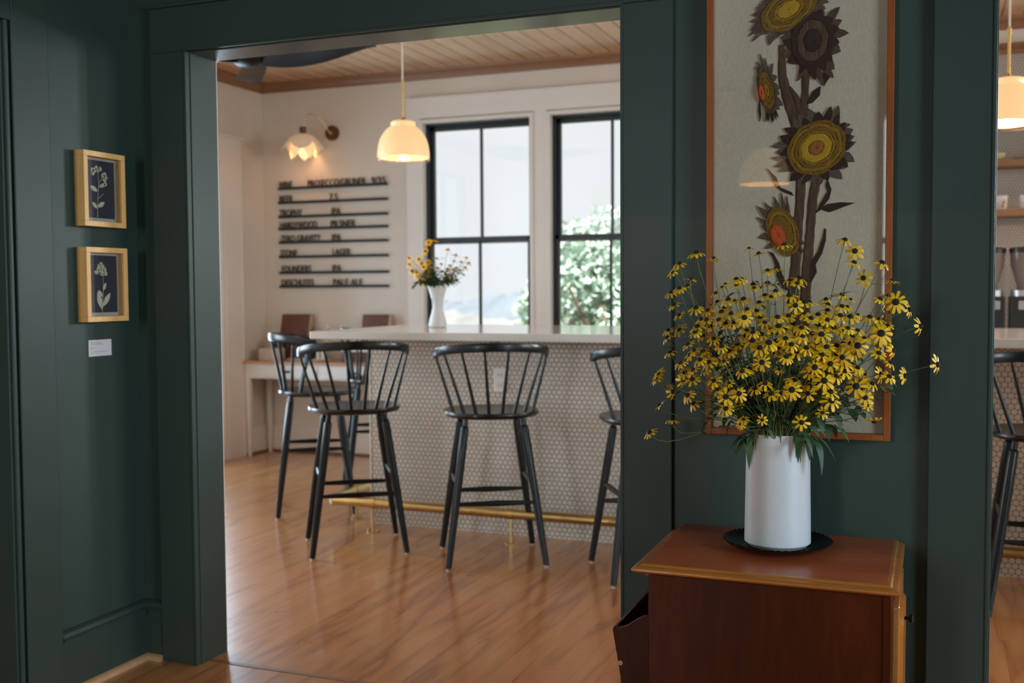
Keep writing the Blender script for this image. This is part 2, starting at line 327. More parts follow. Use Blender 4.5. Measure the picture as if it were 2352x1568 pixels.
# ------------------------------------------------------------------ measured outlines (metres)
BLOOMS = [(-0.556,2.68,1.347,0.026,-0.12,-0.14,0.98),(-0.602,2.698,1.322,0.0212,-0.09,-0.4,0.91),(-0.627,2.731,1.302,0.0198,-0.72,0.36,0.6),(-0.507,2.655,1.333,0.0194,0.03,0.1,0.99),(-0.557,2.615,1.282,0.02,0.11,0.1,0.99),(-0.583,2.708,1.265,0.0198,-0.46,-0.16,0.87),(-0.576,2.58,1.259,0.0202,-0.12,-0.46,0.88),(-0.632,2.737,1.248,0.0231,-0.2,-0.27,0.94),(-0.609,2.666,1.217,0.023,-0.31,-0.37,0.88),(-0.535,2.581,1.211,0.0234,-0.12,-0.46,0.88),(-0.59,2.644,1.192,0.0205,-0.5,-0.4,0.77),(-0.494,2.557,1.167,0.0207,-0.47,-0.37,0.8),(-0.609,2.604,1.155,0.0206,-0.32,-0.39,0.86),(-0.577,2.586,1.159,0.0231,-0.72,0.36,0.6),(-0.522,2.512,1.154,0.0194,-0.17,-0.41,0.9),(-0.616,2.624,1.136,0.0194,-0.54,-0.3,0.79),(-0.538,2.506,1.126,0.0201,-0.47,-0.36,0.81),(-0.601,2.59,1.101,0.0207,-0.33,-0.28,0.9),(-0.527,2.52,1.111,0.0198,-0.33,-0.45,0.83),(-0.511,2.546,1.108,0.0195,-0.22,-0.42,0.88),(-0.511,2.56,1.099,0.0217,-0.5,-0.51,0.7),(-0.478,2.548,1.096,0.0215,-0.39,-0.4,0.83),(-0.536,2.518,1.101,0.0197,-0.38,-0.59,0.71),(-0.557,2.511,1.081,0.02,-0.31,-0.39,0.87),(-0.62,2.55,1.052,0.0209,-0.72,0.36,0.6),(-0.634,2.581,1.035,0.0211,-0.53,-0.33,0.78),(-0.528,2.518,1.065,0.0195,-0.55,-0.39,0.74),(-0.552,2.534,1.057,0.0222,-0.23,-0.66,0.72),(-0.506,2.554,1.064,0.0198,-0.34,-0.47,0.82),(-0.56,2.535,1.04,0.0205,0.93,-0.33,0.14),(-0.531,2.523,1.041,0.0231,-0.13,-0.5,0.86),(-0.591,2.563,1.008,0.0212,0.93,-0.33,0.14),(-0.473,2.49,1.043,0.0208,-0.25,-0.69,0.67),(-0.475,2.552,1.017,0.0213,-0.09,-0.61,0.79),(-0.542,2.527,1.003,0.0224,-0.53,-0.58,0.61),(-0.538,2.576,0.978,0.0223,-0.56,-0.42,0.71),(-0.442,2.466,1.009,0.024,0.12,-0.94,0.33),(-0.41,2.458,1.018,0.0219,0.08,-0.91,0.41),(-0.646,2.668,0.961,0.0211,-0.71,-0.23,0.66),(-0.623,2.711,0.918,0.0218,-0.06,0.1,0.99),(-0.679,2.698,0.885,0.0226,-0.42,-0.44,0.8),(-0.426,2.543,0.984,0.0166,-0.1,-0.53,0.84),(-0.451,2.522,0.975,0.0226,-0.19,-0.74,0.64),(-0.432,2.73,1.359,0.0159,-0.1,-0.13,0.99),(-0.403,2.697,1.344,0.0216,-0.21,-0.13,0.97),(-0.34,2.686,1.364,0.0223,-0.01,-0.2,0.98),(-0.379,2.682,1.302,0.02,0.07,-0.39,0.92),(-0.354,2.651,1.305,0.0218,0.07,0.1,0.99),(-0.439,2.587,1.281,0.0196,-0.12,-0.44,0.89),(-0.429,2.601,1.28,0.0201,-0.18,-0.44,0.88),(-0.439,2.586,1.266,0.0156,-0.13,-0.41,0.9),(-0.481,2.674,1.27,0.0139,-0.31,-0.1,0.94),(-0.484,2.645,1.262,0.0143,-0.29,-0.31,0.9),(-0.419,2.713,1.268,0.0217,-0.15,-0.35,0.92),(-0.398,2.595,1.259,0.0156,-0.04,-0.41,0.91),(-0.386,2.733,1.271,0.0225,0.11,-0.2,0.97),(-0.324,2.683,1.278,0.0217,-0.0,-0.36,0.93),(-0.302,2.67,1.281,0.0245,0.3,-0.08,0.95),(-0.303,2.636,1.269,0.0198,0.25,-0.44,0.86),(-0.354,2.642,1.251,0.0218,0.06,-0.41,0.91),(-0.38,2.646,1.241,0.0202,-0.09,-0.32,0.94),(-0.357,2.586,1.238,0.0166,0.21,-0.41,0.89),(-0.515,2.726,1.246,0.0167,-0.21,-0.27,0.94),(-0.463,2.614,1.231,0.0232,-0.22,-0.4,0.89),(-0.445,2.601,1.229,0.0143,-0.25,-0.37,0.9),(-0.426,2.612,1.232,0.0224,-0.14,-0.41,0.9),(-0.495,2.646,1.225,0.0204,-0.44,-0.26,0.86),(-0.473,2.622,1.211,0.0204,-0.1,-0.43,0.9),(-0.311,2.558,1.24,0.0239,-0.01,-0.39,0.92),(-0.386,2.594,1.224,0.0198,-0.0,-0.31,0.95),(-0.389,2.581,1.204,0.0207,-0.15,-0.4,0.9),(-0.295,2.539,1.219,0.022,0.13,-0.9,0.41),(-0.277,2.572,1.224,0.0228,0.13,-0.27,0.95),(-0.27,2.602,1.224,0.021,-0.05,-0.28,0.96),(-0.448,2.566,1.197,0.0212,-0.08,-0.4,0.91),(-0.478,2.609,1.201,0.0226,-0.28,-0.39,0.87),(-0.408,2.513,1.191,0.0238,0.18,-0.88,0.44),(-0.433,2.52,1.177,0.0199,-0.0,-0.38,0.92),(-0.456,2.541,1.175,0.0206,-0.16,-0.48,0.86),(-0.359,2.503,1.179,0.0196,0.04,-0.43,0.9),(-0.257,2.507,1.189,0.022,0.3,-0.44,0.85),(-0.302,2.556,1.173,0.0221,0.35,-0.3,0.89),(-0.324,2.479,1.171,0.026,-0.07,-0.5,0.86),(-0.319,2.546,1.163,0.0229,-0.07,-0.56,0.83),(-0.384,2.489,1.157,0.02,0.01,-0.57,0.82),(-0.291,2.534,1.149,0.0208,-0.06,-0.62,0.78),(-0.243,2.531,1.197,0.0222,-0.0,-0.45,0.89),(-0.231,2.623,1.205,0.0206,0.1,-0.37,0.92),(-0.23,2.619,1.219,0.0208,0.25,-0.19,0.95),(-0.223,2.526,1.185,0.0218,0.29,-0.55,0.78),(-0.22,2.57,1.185,0.0218,0.43,-0.38,0.82),(-0.198,2.569,1.194,0.0223,0.3,-0.48,0.82),(-0.176,2.572,1.191,0.0251,0.2,-0.46,0.86),(-0.161,2.595,1.196,0.0142,0.43,-0.31,0.85),(-0.208,2.53,1.167,0.0229,0.1,-0.47,0.88),(-0.198,2.594,1.159,0.0224,0.33,-0.45,0.83),(-0.178,2.529,1.167,0.0199,0.36,-0.57,0.74),(-0.232,2.492,1.153,0.0261,0.08,-0.63,0.77),(-0.198,2.686,1.373,0.0218,0.3,-0.35,0.89),(-0.171,2.637,1.345,0.0236,0.06,-0.94,0.35),(-0.171,2.602,1.316,0.0225,0.37,-0.27,0.89),(-0.112,2.649,1.316,0.0245,0.43,-0.26,0.87),(-0.153,2.672,1.282,0.0228,-0.23,-0.94,0.25),(-0.086,2.586,1.273,0.0194,0.1,0.1,0.99),(-0.202,2.655,1.241,0.021,0.42,-0.22,0.88),(-0.235,2.63,1.231,0.02,0.04,-0.43,0.9),(-0.18,2.64,1.231,0.0144,0.26,-0.17,0.95),(-0.197,2.602,1.215,0.0205,0.18,-0.47,0.86),(-0.186,2.611,1.214,0.0165,0.28,-0.48,0.83),(-0.115,2.639,1.231,0.022,0.53,-0.21,0.82),(-0.08,2.655,1.225,0.0296,0.09,-0.94,0.33),(-0.098,2.697,1.238,0.022,0.23,-0.34,0.91),(-0.136,2.622,1.189,0.0231,0.21,-0.38,0.9),(-0.12,2.66,1.184,0.0204,0.35,-0.29,0.89),(-0.053,2.697,1.207,0.0229,0.93,-0.33,0.14),(-0.028,2.688,1.168,0.0237,0.93,-0.33,0.14),(0.01,2.66,1.08,0.0253,0.93,-0.33,0.14),(-0.06,2.637,1.054,0.0232,0.93,-0.33,0.14),(-0.109,2.587,1.154,0.031,0.22,-0.9,0.38),(-0.155,2.529,1.128,0.0283,-0.24,-0.92,0.31),(-0.096,2.629,1.171,0.0166,0.25,-0.49,0.84),(-0.084,2.593,1.115,0.0214,0.93,-0.33,0.14),(-0.112,2.548,1.11,0.0214,0.33,-0.58,0.74),(-0.091,2.639,1.082,0.0202,0.62,-0.19,0.76),(-0.09,2.553,1.057,0.0216,0.5,-0.47,0.73),(-0.11,2.566,1.062,0.0229,0.93,-0.33,0.14),(-0.126,2.548,1.04,0.0202,0.48,-0.4,0.78),(-0.139,2.529,1.011,0.0224,0.18,-0.93,0.33),(-0.135,2.538,0.992,0.0151,0.3,-0.68,0.67),(-0.124,2.633,0.948,0.0221,0.1,-0.24,-0.97),(-0.157,2.514,1.037,0.0278,-0.22,-0.91,0.36),(-0.141,2.578,1.048,0.0158,0.56,-0.33,0.76),(-0.144,2.576,1.06,0.0162,0.51,-0.48,0.72),(-0.17,2.561,1.108,0.0221,0.58,-0.36,0.73),(-0.185,2.486,1.104,0.023,-0.24,-0.93,0.29),(-0.184,2.499,1.089,0.0243,0.12,-0.5,0.86),(-0.211,2.479,1.089,0.023,-0.07,-0.87,0.48),(-0.244,2.478,1.081,0.0244,-0.1,-0.96,0.25),(-0.263,2.535,1.065,0.0214,0.32,-0.67,0.67),(-0.183,2.502,1.071,0.023,0.42,-0.56,0.72),(-0.171,2.565,1.066,0.0229,0.26,-0.59,0.77),(-0.224,2.477,1.051,0.0261,0.23,-0.89,0.39),(-0.212,2.495,1.024,0.0221,0.43,-0.6,0.68),(-0.211,2.503,1.002,0.0257,0.35,-0.62,0.71),(-0.261,2.5,1.019,0.0207,-0.16,-0.9,0.4),(-0.26,2.53,1.033,0.0203,0.12,-0.68,0.73),(-0.291,2.452,1.031,0.0255,-0.06,-0.96,0.29),(-0.32,2.5,1.017,0.0197,-0.14,-0.73,0.66),(-0.336,2.448,1.02,0.0233,-0.12,-0.58,0.8),(-0.294,2.517,1.046,0.0224,0.35,-0.58,0.74),(-0.36,2.472,1.09,0.0233,-0.17,-0.92,0.35),(-0.402,2.455,1.069,0.0212,-0.16,-0.65,0.74),(-0.395,2.514,1.07,0.0225,-0.15,-0.48,0.86),(-0.364,2.459,1.122,0.0254,0.08,-0.58,0.81),(-0.345,2.466,1.134,0.0276,0.11,-0.57,0.81),(-0.331,2.483,1.136,0.0252,-0.02,-0.55,0.83),(-0.342,2.521,1.109,0.0204,-0.05,-0.46,0.89),(-0.385,2.484,1.137,0.0261,0.08,-0.52,0.85),(-0.429,2.546,1.125,0.0222,-0.09,-0.44,0.89),(-0.443,2.518,1.111,0.0228,-0.31,-0.55,0.78),(-0.308,2.479,1.102,0.0209,0.32,-0.56,0.76),(-0.295,2.468,1.131,0.0219,0.05,-0.65,0.76),(-0.272,2.556,1.132,0.0208,0.39,-0.45,0.8),(-0.264,2.48,1.123,0.0221,0.26,-0.55,0.8),(-0.219,2.477,1.126,0.023,0.09,-0.62,0.78),(-0.239,2.537,1.13,0.0218,0.39,-0.57,0.72),(-0.205,2.561,1.125,0.0215,0.21,-0.61,0.77),(-0.192,2.575,1.13,0.021,0.52,-0.35,0.78),(-0.379,2.491,1.027,0.0205,-0.03,-0.55,0.83),(-0.354,2.476,1.04,0.0201,0.08,-0.52,0.85),(-0.361,2.483,0.957,0.0145,0.06,-0.95,0.3),(-0.28,2.544,0.947,0.0212,0.13,-0.96,0.26),(-0.235,2.564,0.969,0.0165,0.19,-0.89,0.42),(-0.407,2.504,0.953,0.0153,0.01,-0.59,0.8),(-0.413,2.501,0.944,0.0156,-0.23,-0.93,0.28),(-0.274,2.489,1.149,0.0225,0.28,-0.47,0.84),(-0.515,2.567,1.144,0.0231,-0.26,-0.33,0.91),(-0.484,2.539,1.139,0.0197,-0.04,-0.62,0.78),(-0.498,2.528,1.184,0.0211,-0.35,-0.49,0.8),(-0.523,2.589,1.182,0.0209,-0.2,-0.52,0.83),(-0.509,2.597,1.205,0.0217,-0.31,-0.48,0.82),(-0.525,2.551,1.167,0.0231,-0.23,-0.46,0.86),(-0.26,2.572,1.151,0.0221,0.05,-0.4,0.92),(-0.471,2.537,1.184,0.0207,-0.36,-0.46,0.81),(-0.409,2.538,1.146,0.0205,0.08,-0.56,0.83),(-0.369,2.517,1.151,0.0216,0.08,-0.46,0.89),(-0.349,2.508,1.167,0.0214,-0.06,-0.43,0.9),(-0.309,2.476,1.144,0.0219,0.05,-0.63,0.78),(-0.276,2.497,1.168,0.0212,0.03,-0.63,0.78),(-0.25,2.592,1.171,0.023,0.26,-0.45,0.86),(-0.158,2.544,1.161,0.0194,0.3,-0.36,0.88),(-0.172,2.589,1.147,0.0203,0.31,-0.55,0.78),(-0.145,2.574,1.142,0.0196,0.36,-0.43,0.83),(-0.456,2.49,1.123,0.0212,0.05,-0.59,0.81),(-0.446,2.468,1.09,0.0158,-0.28,-0.46,0.84),(-0.489,2.514,1.084,0.0224,-0.45,-0.56,0.7),(-0.511,2.515,1.089,0.0218,-0.29,-0.44,0.85),(-0.332,2.518,1.12,0.0223,-0.14,-0.67,0.73),(-0.256,2.507,1.113,0.0229,0.39,-0.44,0.81),(-0.288,2.497,1.113,0.0228,0.38,-0.48,0.79),(-0.231,2.488,1.108,0.0231,0.35,-0.57,0.75),(-0.206,2.574,1.104,0.0204,0.26,-0.52,0.81),(-0.157,2.543,1.076,0.0198,0.34,-0.48,0.81),(-0.199,2.494,1.06,0.0208,0.26,-0.68,0.68),(-0.446,2.537,1.035,0.014,-0.03,-0.72,0.7),(-0.33,2.526,1.07,0.0143,0.31,-0.58,0.76),(-0.4,2.5,1.161,0.0195,0.13,-0.4,0.9),(-0.332,2.517,1.191,0.0223,0.02,-0.56,0.83),(-0.311,2.539,1.194,0.0214,0.2,-0.55,0.81),(-0.382,2.586,1.189,0.0198,0.04,-0.53,0.84),(-0.412,2.578,1.208,0.0212,-0.15,-0.45,0.88),(-0.279,2.571,1.199,0.0216,0.34,-0.48,0.81),(-0.244,2.503,1.132,0.0199,0.25,-0.48,0.84),(-0.174,2.551,1.13,0.0223,0.41,-0.58,0.71)]
EMB_STEMS = [[(-0.0431,1.0344,0.0145),(-0.0402,0.9511,0.0233),(-0.0253,0.8912,0.0291),(-0.0056,0.8312,0.0291),(0.0083,0.7521,0.0266),(0.009,0.6539,0.0252),(0.0035,0.5556,0.0233),(-0.0031,0.4569,0.0266),(-0.0097,0.3576,0.0291),(0.0102,0.2831,0.0242)],[(0.0196,0.9804,0.0213),(0.0187,0.9076,0.0184),(0.0144,0.8494,0.0233),(0.01,0.7911,0.0213)],[(0.0526,0.701,0.0252),(0.0398,0.6282,0.0242),(0.0347,0.5548,0.0233),(0.0295,0.4811,0.0252),(0.0238,0.4071,0.0281),(0.0229,0.3328,0.0262),(0.0281,0.2782,0.0145)],[(-0.0216,0.9227,0.0068),(-0.0012,0.8895,0.0165),(0.0077,0.8401,0.0136)]]
EMB_LEAVES = [[(0.0856,0.9821),(0.074,0.9735),(0.0638,0.9598),(0.0579,0.9241),(0.066,0.9186),(0.0813,0.9416),(0.0853,0.9653)],[(0.058,0.9192),(0.0368,0.9063),(0.0204,0.8734),(0.037,0.8771),(0.0558,0.8952)],[(-0.0802,0.7146),(-0.0653,0.6891),(-0.0554,0.6639),(-0.0383,0.6499),(-0.0091,0.6374),(-0.014,0.6474),(-0.0432,0.6609),(-0.0541,0.6886)],[(0.0764,0.6804),(0.0718,0.6612),(0.0767,0.6464),(0.058,0.6129),(0.0463,0.5888),(0.0581,0.5972),(0.0815,0.6267),(0.087,0.6508),(0.0798,0.6706)],[(0.0581,0.6007),(0.0769,0.6132),(0.1098,0.6169),(0.1471,0.6137),(0.1239,0.6067),(0.1006,0.5978),(0.0818,0.5916)],[(0.0704,0.5514),(0.0649,0.5246),(0.0542,0.4905),(0.0344,0.4613),(0.0252,0.412),(0.0367,0.407),(0.0518,0.4364),(0.0488,0.4562),(0.0647,0.4854),(0.0739,0.5195),(0.0746,0.5464)],[(-0.074,0.4929),(-0.0626,0.4767),(-0.0556,0.4551),(-0.0525,0.4276),(-0.0367,0.3951),(-0.021,0.3875),(-0.026,0.4075),(-0.0389,0.4375),(-0.0459,0.4625),(-0.0607,0.4886)],[(-0.0993,0.8964),(-0.1026,0.867),(-0.0971,0.8369),(-0.0942,0.8565)]]
EMB_BLOOMS = {'top':(-0.0244,1.1227,0.0775,0.0485,28.0),'dark':(0.0367,1.037,0.0543,0.0727,0.0),'side':(-0.0798,0.9172,0.0233,0.064,12.0),'side_c':(-0.0935,0.9118,0.0073,0.0218,12.0),'big':(0.0483,0.7597,0.0775,0.0669,35.0),'low':(-0.0366,0.5443,0.0397,0.0678,20.0),'low_c':(-0.0483,0.5347,0.0184,0.0291,18.0)}

# ------------------------------------------------------------------ the shell
WY = 2.92; FY = 7.12; CZ = 2.87; LX = -4.9; HX = -2.52; RX = 3.9
OP1 = (-2.285, -0.818, 0.0, 2.045); OP2 = (0.144, 1.75, 0.0, 2.045)
fl = box((LX-0.2, -3.2, -0.08), (RX+0.2, FY+0.2, 0.0)).build('floor', 'oak_floor'); struct(fl, 'orange brown oak plank floor with a soft sheen')
struct(panel_holes(MB(), 1, WY, WY+0.06, HX-0.1, RX, 0, CZ, [OP1, OP2]).build('wall_back', 'green_paint'), 'dark green wall with two cased openings to the bar')
struct(panel_holes(MB(), 1, WY+0.06, WY+0.125, LX, RX, 0, CZ, [OP1, OP2]).build('wall_back_bar_side', 'white_wall'), 'white bar side of the wall between the rooms')
struct(panel_holes(MB(), 0, HX-0.12, HX, -3.1, WY, 0, CZ, [(0.2, 2.377, 0.0, 2.045)]).build('wall_left', 'green_paint'), 'dark green left wall with the two small frames')
struct(panel_holes(MB(), 1, -3.2, -3.1, HX-0.1, RX, 0, CZ, [(-2.4, -1.75, 0.6, 2.66), (-0.42, -0.05, 0.6, 2.66)]).build('wall_front', 'green_paint'), 'dark green wall behind the viewer')
struct(panel_holes(MB(), 0, 3.6, 3.7, -3.1, WY, 0, CZ, [(-0.4, 1.4, 0.6, 2.66)]).build('wall_right', 'green_paint'), 'dark green wall on the right of the hall')
struct(box((HX-0.12, -3.2, CZ), (RX, WY+0.06, CZ+0.08)).build('ceiling_hall', 'green_paint'), 'dark green painted hall ceiling')
struct(box((-3.9, -0.2, 0), (-3.8, 2.9, CZ)).build('wall_side_room', 'green_paint'), 'dark wall seen through the opening in the left wall')
# bar room
WINS = [(-3.50, -2.65, 0.80, 2.485), (-2.51, -1.66, 0.80, 2.485), (-1.52, -0.67, 0.80, 2.485), (1.7, 2.5, 0.80, 2.485), (2.64, 3.44, 0.80, 2.485)]
struct(panel_holes(MB(), 1, FY, FY+0.14, LX-0.15, RX+0.1, 0, CZ, WINS).build('wall_far', 'white_wall'), 'warm white wall with black double hung windows')
struct(panel_holes(MB(), 0, LX-0.14, LX, WY+0.06, FY, 0, CZ, [(3.35, 5.35, 0.75, 2.55), (5.65, 6.56, 0.0, 2.20)]).build('wall_bar_left', 'white_wall'), 'warm white left wall of the bar room')
struct(panel_holes(MB(), 0, RX, RX+0.14, WY+0.06, FY, 0, CZ, [(4.0, 6.4, 0.75, 2.55)]).build('wall_bar_right', 'white_wall'), 'white right wall of the bar room')
struct(box((LX-0.14, WY+0.06, CZ), (RX+0.14, FY+0.14, CZ+0.08)).build('ceiling', 'ceiling_wood'), 'warm wood plank ceiling of the bar room')
struct(box((LX-0.6, -3.8, CZ+0.08), (RX+0.6, FY+0.9, CZ+0.2)).build('ceiling_roof_sunshade', 'roof_dark'), 'unseen roof slab over both rooms, added to keep the sun out')  # unseen slab, its overhang added to block the sun from the windows
# wooden crown moulding
def crown(name, a, b, inward):
    a, b = Vector(a), Vector(b); prof = [(0, -0.072), (0.012, -0.072), (0.018, -0.055), (0.03, -0.035), (0.05, -0.018), (0.055, 0), (0, 0)]
    iv = Vector(inward); rs = [[tuple(p+iv*d+Vector((0, 0, z))) for d, z in prof] for p in (a, b)]
    return struct(MB().rings(rs).build(name, 'crown_wood', recalc=True), 'brown wooden crown moulding under the plank ceiling')
crown('trim_1', (LX, FY, CZ), (RX, FY, CZ), (0, -1, 0)); crown('trim_2', (LX, WY+0.125, CZ), (LX, FY, CZ), (1, 0, 0))
# casing boards of the far windows
m = MB()
m.box((-3.63, FY-0.022, 2.515), (-0.5, FY, 2.655)); m.box((-3.63, FY-0.034, 2.655), (-0.5, FY, 2.668))
for a, b in ((-3.63, -3.52), (-2.63, -2.53), (-1.64, -1.54), (-0.65, -0.5)): m.box((a, FY-0.022, 0.70), (b, FY, 2.515))
m.box((-3.66, FY-0.05, 0.76), (-0.47, FY, 0.80)); m.box((-3.63, FY-0.022, 0.66), (-0.5, FY, 0.76))
struct(m.build('trim_3', 'white_trim', bevel=0.002), 'white casing boards around the far windows')
m = MB()
for x0, x1, z0, z1 in WINS[:3]:
    for a, b in (((x0-0.02, FY-0.03, z0), (x0+0.006, FY+0.03, z1)), ((x1-0.006, FY-0.03, z0), (x1+0.02, FY+0.03, z1)), ((x0-0.02, FY-0.03, z1-0.006), (x1+0.02, FY+0.03, z1+0.02))): m.box(a, b)
struct(m.build('trim_4', 'white_trim', bevel=0.002), 'white inner stops around the far windows')
def window(i, x0, x1, z0, z1):
    W = empty('window_%d' % i, (x0, FY+0.03, z0)); W['kind'] = 'structure'; W['label'] = 'black double hung window, two panes over two'
    w_, h = x1-x0, z1-z0; mid = 0.825
    f = MB()
    for a, b in (((0, 0, 0), (0.022, 0.09, h)), ((w_-0.022, 0, 0), (w_, 0.09, h)), ((0, 0, h-0.022), (w_, 0.09, h)), ((0, 0, 0), (w_, 0.11, 0.03))): f.box(a, b)
    f.build('window_frame', 'window_black', W)
    for nm, ya, za, zb in (('upper_sash', 0.05, mid-0.025, h-0.022), ('lower_sash', 0.012, 0.03, mid+0.022)):
        s = MB(); xa, xb = 0.022, w_-0.022
        s.box((xa, ya, za), (xa+0.028, ya+0.032, zb)); s.box((xb-0.028, ya, za), (xb, ya+0.032, zb))
        s.box((xa, ya, zb-0.032), (xb, ya+0.032, zb)); s.box((xa, ya, za), (xb, ya+0.032, za+0.045))
        s.box((w_/2-0.009, ya+0.004, za), (w_/2+0.009, ya+0.028, zb))
        so = s.build(nm, 'window_black', W, bevel=0.0015)
        MB().box((xa+0.01, ya+0.014, za+0.01), (xb-0.01, ya+0.018, zb-0.01)).build('pane', 'window_glass', so)
for i, wd in enumerate(WINS): window(i+1, *wd)
def simple_window(i, lo, hi, label, muntins=1):
    """window filling a wall hole, lo/hi corners; thin axis decides the direction"""
    W = empty('window_%d' % i, lo); W['kind'] = 'structure'; W['label'] = label
    d = [hi[k]-lo[k] for k in range(3)]; ax = 0 if d[0] < d[1] else 1; u = 1-ax
    def bb(u0, u1, z0, z1, t0=0.2, t1=0.8):
        a = [0, 0, z0]; b = [0, 0, z1]; a[ax] = d[ax]*t0; b[ax] = d[ax]*t1; a[u] = u0; b[u] = u1; return a, b
    f = MB(); L, H = d[u], d[2]
    for q in ((0, 0.05, 0, H), (L-0.05, L, 0, H), (0.05, L-0.05, 0, 0.05), (0.05, L-0.05, H-0.05, H), (0.05, L-0.05, H/2-0.025, H/2+0.025)): f.box(*bb(*q))
    for k in range(muntins): f.box(*bb(L*(k+1)/(muntins+1)-0.012, L*(k+1)/(muntins+1)+0.012, 0.05, H-0.05, 0.3, 0.7))
    f.build('window_frame', 'window_black', W)
    MB().box(*bb(0.03, L-0.03, 0.03, H-0.03, 0.48, 0.52)).build('pane', 'window_glass', W)
simple_window(6, (-5.04, 3.35, 0.75), (-4.9, 5.35, 2.55), 'wide window in the left wall of the bar room', 3)
simple_window(7, (3.9, 4.0, 0.75), (4.04, 6.4, 2.55), 'wide window in the right wall of the bar room', 3)
simple_window(8, (-0.42, -3.2, 0.6), (-0.05, -3.1, 2.66), 'narrow hall window behind the viewer', 0)
simple_window(10, (-2.4, -3.2, 0.6), (-1.75, -3.1, 2.66), 'unseen hall window behind the viewer, added for frontal light', 1)
simple_window(9, (3.6, -0.4, 0.6), (3.7, 1.4, 2.66), 'tall window in the right wall of the hall', 1)

# white door and casing in the bar room's left wall
D = empty('door_1', (LX, 5.65, 0)); D['kind'] = 'structure'; D['label'] = 'white glazed door in the left wall of the bar room'
m = MB().box((-0.08, 0.0, 0.0), (-0.04, 0.10, 2.19)); m.box((-0.08, 0.81, 0.0), (-0.04, 0.91, 2.19)); m.box((-0.08, 0.10, 0.0), (-0.04, 0.81, 0.22)); m.box((-0.08, 0.10, 2.07), (-0.04, 0.81, 2.19))
dd = m.build('door_panel', 'white_trim', D, bevel=0.004)
box((-0.063, 0.09, 0.21), (-0.057, 0.82, 2.08)).build('pane', 'window_glass', D)
MB().tube([(-0.04, 0.07, 1.0), (0.0, 0.07, 1.0)], 0.01).lathe([(0.001, 0.97), (0.02, 0.98), (0.026, 1.0), (0.02, 1.02), (0.001, 1.03)], 16, (0.012, 0.07, 0)).build('door_handle', 'brass', dd, True)
m = MB()
for y0, y1, px in ((6.56, 6.60, 0.016), (6.60, 6.79, 0.022), (6.79, 6.80, 0.032)): m.box((LX, y0, 0), (LX+px, y1, 2.25))
m.box((LX, 5.44, 0), (LX+0.022, 5.63, 2.25)); m.box((LX, 5.44, 2.22), (LX+0.026, 6.80, 2.40)); m.box((LX, 5.42, 2.40), (LX+0.036, 6.83, 2.418))
struct(m.build('trim_5', 'white_trim', bevel=0.002), 'white casing boards of the door in the left wall')
m = MB().box((LX, 6.80, 0), (LX+0.018, FY, 0.19)); m.box((LX, 6.80, 0.19), (LX+0.024, FY, 0.205)); m.box((LX, FY-0.018, 0), (-0.5, FY, 0.19)); m.box((LX, FY-0.024, 0.19), (-0.5, FY, 0.205))
struct(m.build('baseboard_far', 'white_trim', bevel=0.002), 'white baseboard of the bar room')
m = MB().box((LX+0.018, 6.80, 0), (LX+0.036, FY, 0.018)); m.box((LX+0.018, FY-0.036, 0), (-0.5, FY-0.018, 0.018))
struct(m.build('trim_6', 'crown_wood', bevel=0.004), 'stained shoe moulding along the white baseboard')

# green casings of the two openings
def casing(name, x0, x1, zt, cw, label, left_leg=True):
    m = MB()
    m.box((x0-cw, WY-0.021, 0), (x0-0.005, WY, zt+0.005)); m.box((x1+0.005, WY-0.021, 0), (x1+cw, WY, zt+0.005)); m.box((x0-cw, WY-0.021, zt+0.005), (x1+cw, WY, zt+cw))
    m.box((x0-cw-0.004, WY-0.027, zt+cw), (x1+cw+0.004, WY, zt+cw+0.012))
    struct(m.build(name, 'green_trim', bevel=0.003), label)
casing('trim_7', OP1[0], OP1[1], OP1[3], 0.150, 'dark green casing of the wide opening to the bar')
casing('trim_8', OP2[0], OP2[1], OP2[3], 0.150, 'dark green casing of the opening at the right edge')
m = MB()
for x0, x1, z0, zt in (OP1, OP2):
    m.box((x0-0.004, WY-0.002, 0), (x0+0.001, WY+0.135, zt)); m.box((x1-0.001, WY-0.002, 0), (x1+0.004, WY+0.135, zt))
    m.box((x0-0.012, WY-0.024, 0), (x0-0.003, WY, zt+0.003)); m.box((x1+0.003, WY-0.024, 0), (x1+0.012, WY, zt+0.003)); m.box((x0-0.012, WY-0.024, zt+0.003), (x1+0.012, WY, zt+0.012))
struct(m.build('trim_9', 'green_trim', bevel=0.0015), 'dark green side jambs lining the openings')
m = MB()
for x0, x1, z0, zt in (OP1, OP2): m.box((x0-0.004, WY-0.002, zt-0.001), (x1+0.004, WY+0.135, zt+0.004))
struct(m.build('trim_16', 'green_gloss', bevel=0.0015), 'glossy dark green head jambs of the openings')
m = MB()
for x0, x1, z0, zt in (OP1, OP2):
    m.box((x0-0.14, WY+0.125, 0), (x0-0.004, WY+0.145, zt+0.13)); m.box((x1+0.004, WY+0.125, 0), (x1+0.14, WY+0.145, zt+0.13)); m.box((x0-0.004, WY+0.125, zt+0.004), (x1+0.004, WY+0.145, zt+0.13))
struct(m.build('trim_10', 'white_trim', bevel=0.002), 'white casing of the openings on the bar side')
# left wall opening: casing board, bead and jamb face
m = MB().box((HX, 2.388, 0), (HX+0.019, 2.527, 2.19)); m.box((HX, 0.05, 2.05), (HX+0.019, 2.388, 2.19)); m.box((HX, 0.05, 0), (HX+0.019, 0.19, 2.05))
struct(m.build('trim_11', 'green_trim', bevel=0.003), 'dark green casing board at the left edge')
m = MB().box((HX-0.45, 2.360, 0), (HX+0.004, 2.374, 2.05)); m.box((HX+0.004, 2.366, 0), (HX+0.016, 2.379, 2.05))
struct(m.build('trim_12', 'green_trim', bevel=0.003), 'dark green jamb with a rounded bead at the left edge')
